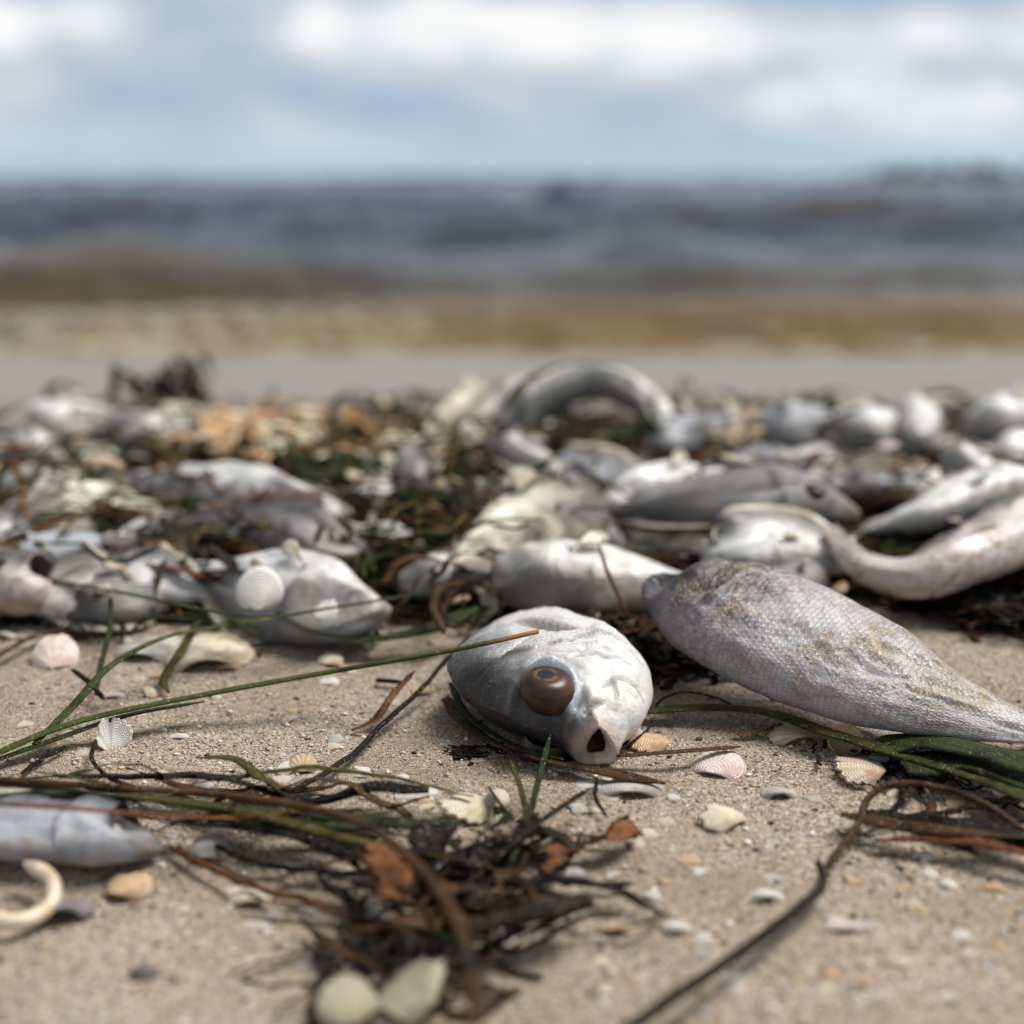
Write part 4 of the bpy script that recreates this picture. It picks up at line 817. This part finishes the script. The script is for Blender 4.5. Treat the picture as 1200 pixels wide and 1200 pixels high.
for i in range(16):
    cx, cy = random.uniform(1040, 1220), random.uniform(925, 1000)
    rand_blade(cx, cy, random.uniform(.02, .05), random.uniform(-.6, .6), random.uniform(1.2, 3), random.choice(['b_black', 'b_brown', 'b_black']), .001, .008, 'dark weed strand in the tangle at the right edge', 'weed strands in the tangle at the right edge', curl=.8, nm='weed_piece')

# mass of fine weed and debris under and between the fish: nobody could count it
def strands(n, sampler, cols, name, label, zr, ln, wd, lift=None):
    Vs, Fs, Cs = [], [], []; off = 0
    for i in range(n):
        px, py = sampler(); b = P(px, py, 0); a = random.uniform(0, math.pi); L = random.uniform(*ln); k = 6; w = random.uniform(*wd)
        x, y = b[0], b[1]; z0 = random.uniform(*zr) + (lift(px, py) if lift else 0); pts = []
        for j in range(k):
            pts.append((x, y, z0 + random.uniform(-.10, .10)*zr[1])); a += random.uniform(-.85, .85); x += math.cos(a)*L/k; y += math.sin(a)*L/k
        C = np.array(pts); C[:, 2] = np.maximum(C[:, 2], 0.0005) + gz(C[:, 0], C[:, 1]); T, N, B = frames(C)
        for (p, q) in ((1, 0), (0, .5), (-1, 0), (0, -.5)): Vs.append(C + B*w*p + N*w*q)
        for j in range(k-1):
            for m_ in range(4): Fs.append((off+m_*k+j, off+((m_+1) % 4)*k+j, off+((m_+1) % 4)*k+j+1, off+m_*k+j+1))
        off += 4*k; c = np.array(random.choice(cols))*random.uniform(.6, 1.3); Cs.append(np.tile(c, (4*k, 1)))
    return tag(mesh(name, np.concatenate(Vs), np.array(Fs), M['strand'], cols=np.concatenate(Cs)), label, 'seaweed', kind='stuff')
DK = [(.009, .007, .005), (.018, .011, .006), (.010, .015, .005), (.032, .019, .009), (.006, .005, .004), (.045, .020, .009)]
def s_pile():
    while True:
        x = random.uniform(-60, 1260); y = random.uniform(488, 712)
        if y > 690 and x > 700: continue
        if x > 620 and y > 690 + .0*x: continue
        return x, y
strands(4200, s_pile, DK + [(.09, .038, .010), (.040, .050, .008), (.15, .07, .02), (.07, .055, .012)], 'weed_mat', 'matted dark seaweed filling the gaps between the heaped fish', (.001, .016), (.03, .09), (.0006, .0026),
        lambda px, py: .008*max(0., float(vnoise(px*.012, py*.02, 0, 61)))*(py < 670) + (.008 if 400 < px < 600 and py < 660 else 0))
def s_top():
    while True:
        x = random.uniform(-60, 1260); y = random.uniform(540, 715)
        if x > 640 and y > 655: continue
        if x > 620 and random.random() < .45: continue
        return x, y
strands(330, s_top, [(.016, .030, .005), (.035, .045, .008), (.008, .006, .004), (.05, .022, .007), (.12, .05, .012), (.09, .07, .015)], 'loose_weed', 'loose green and brown weed strewn over the heaped fish', (.022, .046), (.04, .13), (.0008, .0019))
def s_clump():
    q = random.random()**.8; return 600 - 150*q + random.gauss(0, 26+16*q), 1000 + 210*q + random.gauss(0, 8)
strands(70, s_clump, DK, 'fine_weed', 'fine black weed matted in the foreground clump', (.0005, .007), (.015, .06), (.0005, .0018))
strands(2300, lambda: (lambda x: (x, random.uniform(662, 700 + max(0, (x-980))*.26)))(random.uniform(600, 1260)), DK, 'dark_debris', 'dark debris on the sand behind the scaled fish', (.0005, .012), (.012, .04), (.0008, .0024))
strands(1700, lambda: (random.uniform(-60, 830), 698 + abs(random.gauss(0, 17))), DK, 'front_debris', 'dark weed scraps along the front foot of the pile', (.0005, .006), (.01, .05), (.0005, .0016))
strands(1100, lambda: (random.gauss(800, 45), random.gauss(750, 20)), DK, 'gap_shade_strands', 'black strands standing in for shade under the raised head of the scaled fish', (.0005, .014), (.012, .04), (.0008, .0026))  # black strands added to stand in for the shaded gap here
strands(160, lambda: (random.gauss(1085, 55), random.gauss(905, 14)), DK[:3], 'black_crumbs', 'black weed crumbs beside the striped shell', (.0003, .003), (.004, .014), (.0003, .0008))
strands(90, lambda: (random.choice([random.gauss(548, 10), random.gauss(650, 60)]), random.gauss(884, 5)), DK[:3], 'chin_crumbs', 'black weed crumbs under the white fish head', (.0003, .001), (.003, .008), (.0004, .0011))

# ------------------------------------------------------------------ shells
def valve(w, h, dome, ribs=0, broken=0., seed=0, nr=12, na=30, thick=.0009):
    """bivalve half: hinge at -y, lip at +y; broken = how much of the rim is chipped off"""
    rr = random.Random(seed); ph = [rr.uniform(0, 6.28) for _ in range(4)]
    V = []; UV = []
    a = np.linspace(-math.pi*.80, math.pi*.80, na); rad = np.linspace(0.02, 1, nr)
    out = np.ones(na)
    if broken: out = 1 - broken*np.clip(.5*np.sin(a*1.7+ph[0]) + .35*np.sign(np.sin(a*3.1+ph[1])) + .25*np.sin(a*7+ph[2]), 0, 1) - .04*np.sin(a*17+ph[3])
    G = np.zeros((nr, na, 3))
    for i, r in enumerate(rad):
        q = r*out; x = np.sin(a)*q*w/2*(1-.12*np.cos(a)); y = (-.5 + (np.cos(a)+1)/2*q)*h*(.92+.08*q)
        y = np.where(np.cos(a) < -.2, y, y)
        z = dome*(1-q**2.1) ** .8 * (1) if not broken else dome*(1-np.clip(q, 0, 1)**2.1)
        if ribs: z = z + dome*.06*np.cos(a*ribs)*q
        z = z + dome*.012*np.sin(q*20+ph[0])*q + dome*.09*np.sin(a*2+ph[1])*q*q
        G[i] = np.stack([x, y, z], 1)
    n0 = nr*na
    top = G.reshape(-1, 3); bot = top*np.array([.97, .97, 1.]) - np.array([0, 0, thick])
    F = grid_faces(nr, na).tolist() + [[f[3]+n0, f[2]+n0, f[1]+n0, f[0]+n0] for f in grid_faces(nr, na).tolist()]
    bd = [(nr-1)*na+i for i in range(na)]
    for i in range(na-1): F.append([bd[i], bd[i+1], bd[i+1]+n0, bd[i]+n0])
    for e in (0, na-1):
        for i in range(nr-1): F.append([i*na+e, (i+1)*na+e, (i+1)*na+e+n0, i*na+e+n0] if e == 0 else [i*na+e+n0, (i+1)*na+e+n0, (i+1)*na+e, i*na+e])
    uv = np.stack([np.tile((a/6.28+.5)[None], (nr, 1)), np.tile(rad[:, None], (1, na))], -1).reshape(-1, 2)
    return np.concatenate([top, bot]), F, np.concatenate([uv, uv])
def place_shell(label, pos, w, h, dome, mat, rz=0., tx=0., ty=0., ribs=0, broken=0., seed=0, group=None, cup=False, name='shell', nr=12, na=30, rise=None):
    V, F, uv = valve(w, h, dome, ribs, broken, seed, nr, na)
    if cup: V = V*np.array([1, 1, -1]) + np.array([0, 0, dome]); F = [f[::-1] for f in F]
    Rm = np.array((Matrix.Rotation(R(rz), 3, 'Z') @ Matrix.Rotation(R(tx), 3, 'X') @ Matrix.Rotation(R(ty), 3, 'Y')))
    V = V @ Rm.T; V[:, 2] -= V[:, 2].min()*.82 if rise is None else 0
    o = mesh(name, V, F, M[mat], origin=(0, 0, 0), uvs={'shell': uv}); o.location = pos
    return tag(o, label, 'shell', group)
def pxm(px, py, z=0): p = P(px, py, z); return float(p @ np.array([0, math.cos(PITCH), 0]) - (p[2]-CAMH)*math.sin(PITCH)) / FPX   # metres per photo pixel there
def sh(label, px, py, wpx, hr, dome, mat, rz=0, tx=0, ty=0, ribs=0, broken=0., cup=False, z=0., hi=False, **kw):
    """px,py = its middle on the sand; wpx = width in photo pixels; hr = length/width"""
    k = pxm(px, py, z/100); w = wpx*k
    return place_shell(label, tuple(P(px, py, z/100) - np.array([0, 0, .0012])), w, w*hr, w*dome, mat, rz, tx, ty, ribs, broken, seed=int(px*7+py), cup=cup, nr=20 if hi else 12, na=56 if hi else 28, **kw)
SH = [
 ('white triangular shell chip with a small hole, standing on the sand at the left', 130, 872, 44, .95, .30, 's_white', 20, 48, 12, 0, .35, True, 0, True),
 ('small plain white shell touching a ribbed tan one', 336, 902, 32, .8, .22, 's_white', 60, 20, 0, 0, .2, False, 0, True),
 ('small ribbed tan shell on the sand left of the black stem', 355, 900, 34, 1., .25, 's_tan', 10, 28, 0, 12, .0, False, 0, True),
 ('tiny cream shell chip above the ribbed tan shell', 390, 876, 22, .8, .2, 's_cream', 30, 18, 0, 0, .3, False, 0, True),
 ('milky white chip beside the black stem', 424, 907, 30, .9, .18, 's_white', 0, 15, 0, 0, .4, False, 0, False),
 ('flat grey white chip right of the black stem', 487, 930, 52, .8, .12, 's_white', 15, 12, 0, 0, .4, False, 0, True),
 ('pale yellow broken shell piece with square edges', 545, 952, 74, .95, .20, 's_yellow', 100, 20, 0, 0, .28, False, 0, True),
 ('small round peach shell against the pale yellow piece', 583, 941, 30, 1., .30, 's_cream', 0, 35, 0, 0, 0, False, .2, True),
 ('pink ribbed scallop shell lying flat right of the white fish', 842, 900, 66, 1., .17, 's_pink', -25, 12, 0, 20, 0, False, 0, True),
 ('long tan oyster like shell under the olive blade', 936, 866, 78, .55, .24, 's_stripe', 8, 22, 0, 0, .15, False, 0, True),
 ('round tan cup shell next to the long tan shell', 990, 878, 42, .95, .40, 's_tan', -10, 50, 0, 0, .1, True, 0, True),
 ('clear white fragment on the olive blade', 1010, 862, 30, .6, .25, 's_grey', 30, 20, 0, 0, .2, False, .6, True),
 ('striped pink and tan ribbed shell near the black crumbs', 1005, 908, 74, .85, .20, 's_stripe', 62, 16, 0, 18, .15, False, 0, True),
 ('small grey white shell beside the black crumbs', 1030, 893, 26, 1., .4, 's_grey', 0, 30, 0, 8, 0, False, 0, True),
 ('orange tan worn shell in the sand right of centre', 845, 962, 62, .9, .20, 's_cream', 40, 14, 0, 0, .25, False, 0, False),
 ('brownish lumpy shell above the orange tan one', 912, 932, 44, .6, .30, 's_grey', 0, 15, 0, 0, .2, False, 0, False),
 ('bright yellow tan chip under the looping stem', 998, 970, 30, .8, .3, 's_cream', 0, 15, 0, 0, .2, False, 0, False),
 ('tan ribbed shell under the fish chin at the right', 760, 874, 62, .8, .16, 's_tan', 70, 14, 0, 16, .2, False, 0, True),
 ('small pinkish white shell against the fish chin', 742, 862, 26, .9, .3, 's_pink', 20, 30, 0, 0, .1, False, .2, True),
 ('long grey brown shell under the brown chin blade', 740, 926, 90, .5, .14, 's_grey', -4, 10, 0, 0, .1, False, 0, True),
 ('white chip lying under the end of the chin blade', 700, 920, 60, .6, .10, 's_white', -4, 6, 0, 0, .3, False, 0, True),
 ('large rose coloured shell on the sand at the left', 66, 775, 54, 1.1, .25, 's_pink', 15, 38, 0, 8, .1, False, 0, False),
 ('large half buried tan shell under the arching green blade', 246, 772, 108, .9, .20, 's_cream', 10, 12, 0, 0, .1, False, 0, False),
 ('second pale half buried shell left of the large tan one', 178, 765, 84, .9, .20, 's_grey', -10, 12, 0, 0, .2, False, 0, False),
 ('small tan shell in the sand below the half buried shells', 268, 782, 34, .8, .25, 's_tan', 0, 15, 0, 0, .3, False, 0, False),
 ('small orange shell at the front foot of the pile', 100, 742, 28, .9, .3, 's_orange', 0, 25, 0, 0, .3, False, 0, False),
 ('small white shell at the front foot of the pile', 385, 800, 26, .8, .2, 's_white', 0, 20, 0, 0, .3, False, 0, False),
 ('cream shell between the sagging blade and the long green blade', 388, 776, 34, .9, .25, 's_cream', 0, 25, 0, 0, .2, False, 0, False),
 ('peach coloured shell on the sand below the left bundle', 292, 1056, 52, .7, .30, 's_cream', 10, 14, 0, 0, .1, False, 0, False),
 ('orange tan angular shell right of the blurred silver fish', 152, 1045, 60, .9, .30, 's_tan', -20, 22, 0, 0, .3, False, 0, False),
 ('dark purple mussel shell in the left foreground', 72, 1074, 76, .62, .34, 's_purple', 18, 10, 0, 0, .0, False, 0, False),
 ('grey white round shell behind the red brown twig', 246, 1002, 52, .9, .35, 's_grey', 0, 30, 0, 0, .1, False, 0, False),
 ('white narrow shell left of the clump', 420, 1078, 56, .5, .2, 's_white', 40, 12, 0, 0, .2, False, 0, False),
 ('big pale yellow shell at the bottom under the clump', 408, 1184, 76, 1.0, .22, 's_shaded', 15, 30, 0, 0, .1, False, .4, False),
 ('long cream shell leaning beside the clump at the bottom', 478, 1180, 70, 1.7, .22, 's_shaded', -38, 25, 0, 0, .1, False, .5, False),
 ('grey shell peeping out right of the clump top', 668, 1025, 44, .7, .3, 's_grey', 0, 20, 0, 0, .2, False, 0, False),
 ('tan shell low in the right of the clump', 722, 1090, 50, .5, .2, 's_tan', 0, 10, 0, 0, .2, False, 0, False),
 ('bright white blurred shell right of the clump', 793, 1088, 36, .7, .3, 's_white', 0, 20, 0, 0, .2, False, 0, False),
 ('white blurred shell left of the forked stem', 897, 1052, 44, .6, .3, 's_white', 0, 15, 0, 0, .2, False, 0, False),
 ('pinkish blurred shell in the lower right sand', 990, 1085, 50, .6, .15, 's_pink', 0, 10, 0, 0, .3, False, 0, False),
 ('thin pink chip below the peach shell', 300, 1085, 46, .5, .12, 's_pink', 0, 8, 0, 0, .3, False, 0, False),
 ('small tan shell on the sand beside the orange scrap', 690, 950, 34, .6, .15, 's_cream', 0, 8, 0, 0, .3, False, 0, False),
 ('round white scallop shell leaning on the left fish', 305, 704, 56, .98, .18, 's_white', 5, 66, 0, 0, 0, False, 2.3, False),
 ('white fan shell leaning on the left fish at the right', 376, 726, 46, .95, .2, 's_white', -35, 50, 10, 10, .15, False, 1.5, False),
 ('small tan shell wedged at the nose of the left fish', 398, 692, 36, .7, .35, 's_tan', 0, 40, 0, 0, .1, False, 2.6, False),
 ('peach shell among the weed at the left front of the pile', 105, 680, 34, .7, .35, 's_cream', 0, 30, 0, 0, .1, False, 1.6, False),
 ('peach bowl shell on top of the cream fish', 120, 552, 50, .6, .4, 's_tan', 0, 30, 0, 0, .1, False, 4.2, False),
]
for (lab, px, py, w, hr, dm, mt, rz, tx, ty, rb, br, cup, z, hi) in SH: sh(lab, px, py, w, hr, dm, mt, rz, tx, ty, rb, br, cup, z, hi)

# tan curled whelk ring in the left foreground, dark stone
blade('tan curled worm shell ring at the left edge in the foreground', [(30, 1012, 1.0), (60, 1030, 1.0), (58, 1062, .6), (20, 1080, .6), (-25, 1072, .7)], 4.0, 's_cream', name='curled_shell', cat='shell', flat=.9, taper=(.5, .8))
def pebble(label, px, py, wpx, mat, z=0, flat=.6, group=None):
    k = pxm(px, py, z/100)*wpx/2; th = np.linspace(0, math.pi, 10); ph = np.linspace(0, 2*math.pi, 16, endpoint=False)
    D = np.stack([np.sin(th)[:, None]*np.cos(ph)[None], np.sin(th)[:, None]*np.sin(ph)[None], np.cos(th)[:, None]*np.ones(16)[None]], -1)
    D = D * (1 + .22*fbm(D[..., 0]*1.6+px, D[..., 1]*1.6, D[..., 2]*1.6, 3, 2))[..., None] * np.array([1, .75, flat])*k
    p = P(px, py, z/100)
    return tag(mesh('pebble', D.reshape(-1, 3)+p, grid_faces(10, 16, wrap=True)[:, ::-1], M[mat], origin=tuple(p)), label, 'pebble', group)
pebble('small dark stone in the lower left sand', 168, 1142, 36, 'stone')
pebble('shiny black pebble below the striped shell', 1017, 915, 26, 'stone', flat=.5)
pebble('grey pebble on the sand under the sagging blade', 214, 782, 20, 'stone')
for (px, py) in [(68, 802), (390, 828), (320, 832), (424, 836), (268, 838), (940, 880), (885, 905), (88, 892)]:
    pebble('tiny black fleck on the sand ' + near(px, py), px, py, 8, 'stone', flat=.4, group='tiny black flecks on the sand')

ZN = [ # shells heaped in the pile: centre, spread, count, colours
 ((330, 512), (105, 26), 110, ['s_orange', 's_cream', 's_orange', 's_orange', 's_tan', 's_yellow'], (26, 52), 'orange and cream shell heaped at the back left of the pile'),
 ((865, 512), (45, 16), 16, ['s_tan', 's_cream'], (28, 48), 'tan shell at the back of the pile right of the arched fish'),
 ((470, 560), (60, 50), 34, ['s_tan', 's_cream', 's_orange'], (22, 40), 'brownish shell among the red weed in the middle of the pile'),
 ((600, 690), (400, 22), 22, ['s_white', 's_tan', 's_grey', 's_cream'], (16, 34), 'small shell wedged low along the front of the pile'),
 ((1080, 560), (90, 50), 14, ['s_tan', 's_pink', 's_cream'], (22, 40), 'small shell among the fish on the right of the pile'),
 ((80, 560), (70, 50), 14, ['s_grey', 's_tan', 's_white'], (22, 44), 'small shell among the fish on the left of the pile'),
 ((700, 600), (60, 40), 12, ['s_cream', 's_tan'], (20, 34), 'cream shell between the fish in the centre of the pile'),
]
for (cx, cy), (sx, sy), n, cols, (w0_, w1_), lab in ZN:
    for i in range(n):
        px, py = random.gauss(cx, sx*.6), random.gauss(cy, sy*.6); z = random.uniform(1.2, 3.4) if cy < 600 else random.uniform(.2, 1.2)
        k = pxm(px, py, z/100); w = random.uniform(w0_, w1_)*k
        cc_ = random.choice(cols); rb_ = random.choice([0, 0, 12])
        place_shell(f"{sz(w/k*.6)} {'ribbed ' if rb_ else 'smooth '}{cc_[2:]} shell in the pile {near(px, py)}", tuple(P(px, py, z/100)), w, w*random.uniform(.45, .9), w*random.uniform(.12, .28), cc_, random.uniform(0, 360), random.uniform(-15, 50), random.uniform(-20, 20), rb_, random.choice([.15, .3, .4]), seed=i+int(cx), group=lab+'s', nr=7, na=16)
# dark weed lump against the grey strip
for i in range(26):
    rand_blade(random.gauss(212, 26), 500 + random.gauss(0, 6), random.uniform(.03, .06), random.uniform(0, 3.1), random.uniform(3, 7), random.choice(['b_black', 'b_black', 'b_brown']), .025, .062, 'blackened weed piece in the dark heap at the back left', 'weed pieces of the dark heap at the back left', curl=1.0, nm='weed_piece')
# small shells scattered on the open sand
def on_sand():
    while True:
        px, py = random.uniform(-30, 1230), random.uniform(735, 1190)
        if px > 500 and py < 925: continue
        if px > 380 and px < 700 and py > 960: continue
        if px < 200 and py > 920: continue
        return px, py
for i in range(280):
    px, py = on_sand(); c = random.choice(['s_white', 's_cream', 's_tan', 's_grey', 's_pink', 's_cream'])
    nmc = {'s_white': 'white', 's_cream': 'cream', 's_tan': 'tan', 's_grey': 'grey', 's_pink': 'pink'}[c]
    k = pxm(px, py); w = random.uniform(8, 30)*k if random.random() < .7 else random.uniform(7, 12)*k
    place_shell(f'{sz(w/k)} {nmc} shell chip on the sand {near(px, py)}', tuple(P(px, py, 0)-np.array([0, 0, .0012])), w, w*random.uniform(.5, 1.), w*random.uniform(.12, .3), c, random.uniform(0, 360), random.uniform(0, 18), 0, 0, random.choice([.2, .35]), seed=i, group=f'tiny {nmc} shell chips on the open sand', nr=6, na=14, name='shell_chip')

# ------------------------------------------------------------------ grit: grains and crumbs of shell
def grit(n, sampler, r0, r1, pw, name, label):
    c = np.array([sampler() for _ in range(n)]); z = gz(c[:, 0], c[:, 1])
    r = r0 + (r1-r0)*rng.random(n)**pw
    o = np.array([(1,0,0),(0,1,0),(-1,0,0),(0,-1,0),(0,0,.75),(0,0,-.75)], float)
    V = o[None]*(1+.5*(rng.random((n, 6, 3))-.5)); th = rng.random(n)*6.28; ct, st = np.cos(th)[:, None], np.sin(th)[:, None]
    x, y = V[..., 0]*ct - V[..., 1]*st, (V[..., 0]*st + V[..., 1]*ct)*(.6+.4*rng.random((n, 1)))
    fl = (.35+.65*rng.random((n, 1)))
    V = np.stack([x, y, V[..., 2]*fl], -1)*r[:, None, None] + np.stack([c[:, 0], c[:, 1], z + r*.18], -1)[:, None]
    f = np.array([(0,1,4),(1,2,4),(2,3,4),(3,0,4),(1,0,5),(2,1,5),(3,2,5),(0,3,5)])
    F = (f[None] + (np.arange(n)*6)[:, None, None]).reshape(-1, 3)
    pal = np.array([(.48, .39, .29), (.42, .33, .24), (.56, .48, .39), (.70, .66, .60), (.76, .74, .71), (.36, .27, .19), (.09, .075, .06), (.04, .035, .03), (.58, .40, .26), (.55, .50, .46)])
    pi = rng.choice(10, n, p=[.17, .17, .16, .12, .09, .10, .07, .05, .03, .04]); cc = pal[pi]*(.85+.3*rng.random((n, 1)))
    return tag(mesh(name, V.reshape(-1, 3), F, M['grit'], smooth=False, cols=np.repeat(cc, 6, 0)), label, 'grit', kind='stuff')
def s_focus():
    y = random.triangular(.36, .80, .52); return random.uniform(-.42, .42)*(y/.55), y
def s_wide():
    y = .30 + 1.0*random.random()**1.3; return random.uniform(-.45, .45)*(.3+y), y
grit(120000, s_focus, .00018, .00062, 2.0, 'sand_grains', 'coarse sand grains on the beach around the front fish')
grit(19000, s_wide, .0005, .0018, 2.4, 'shell_grit', 'crumbs of broken shell strewn over the sand')
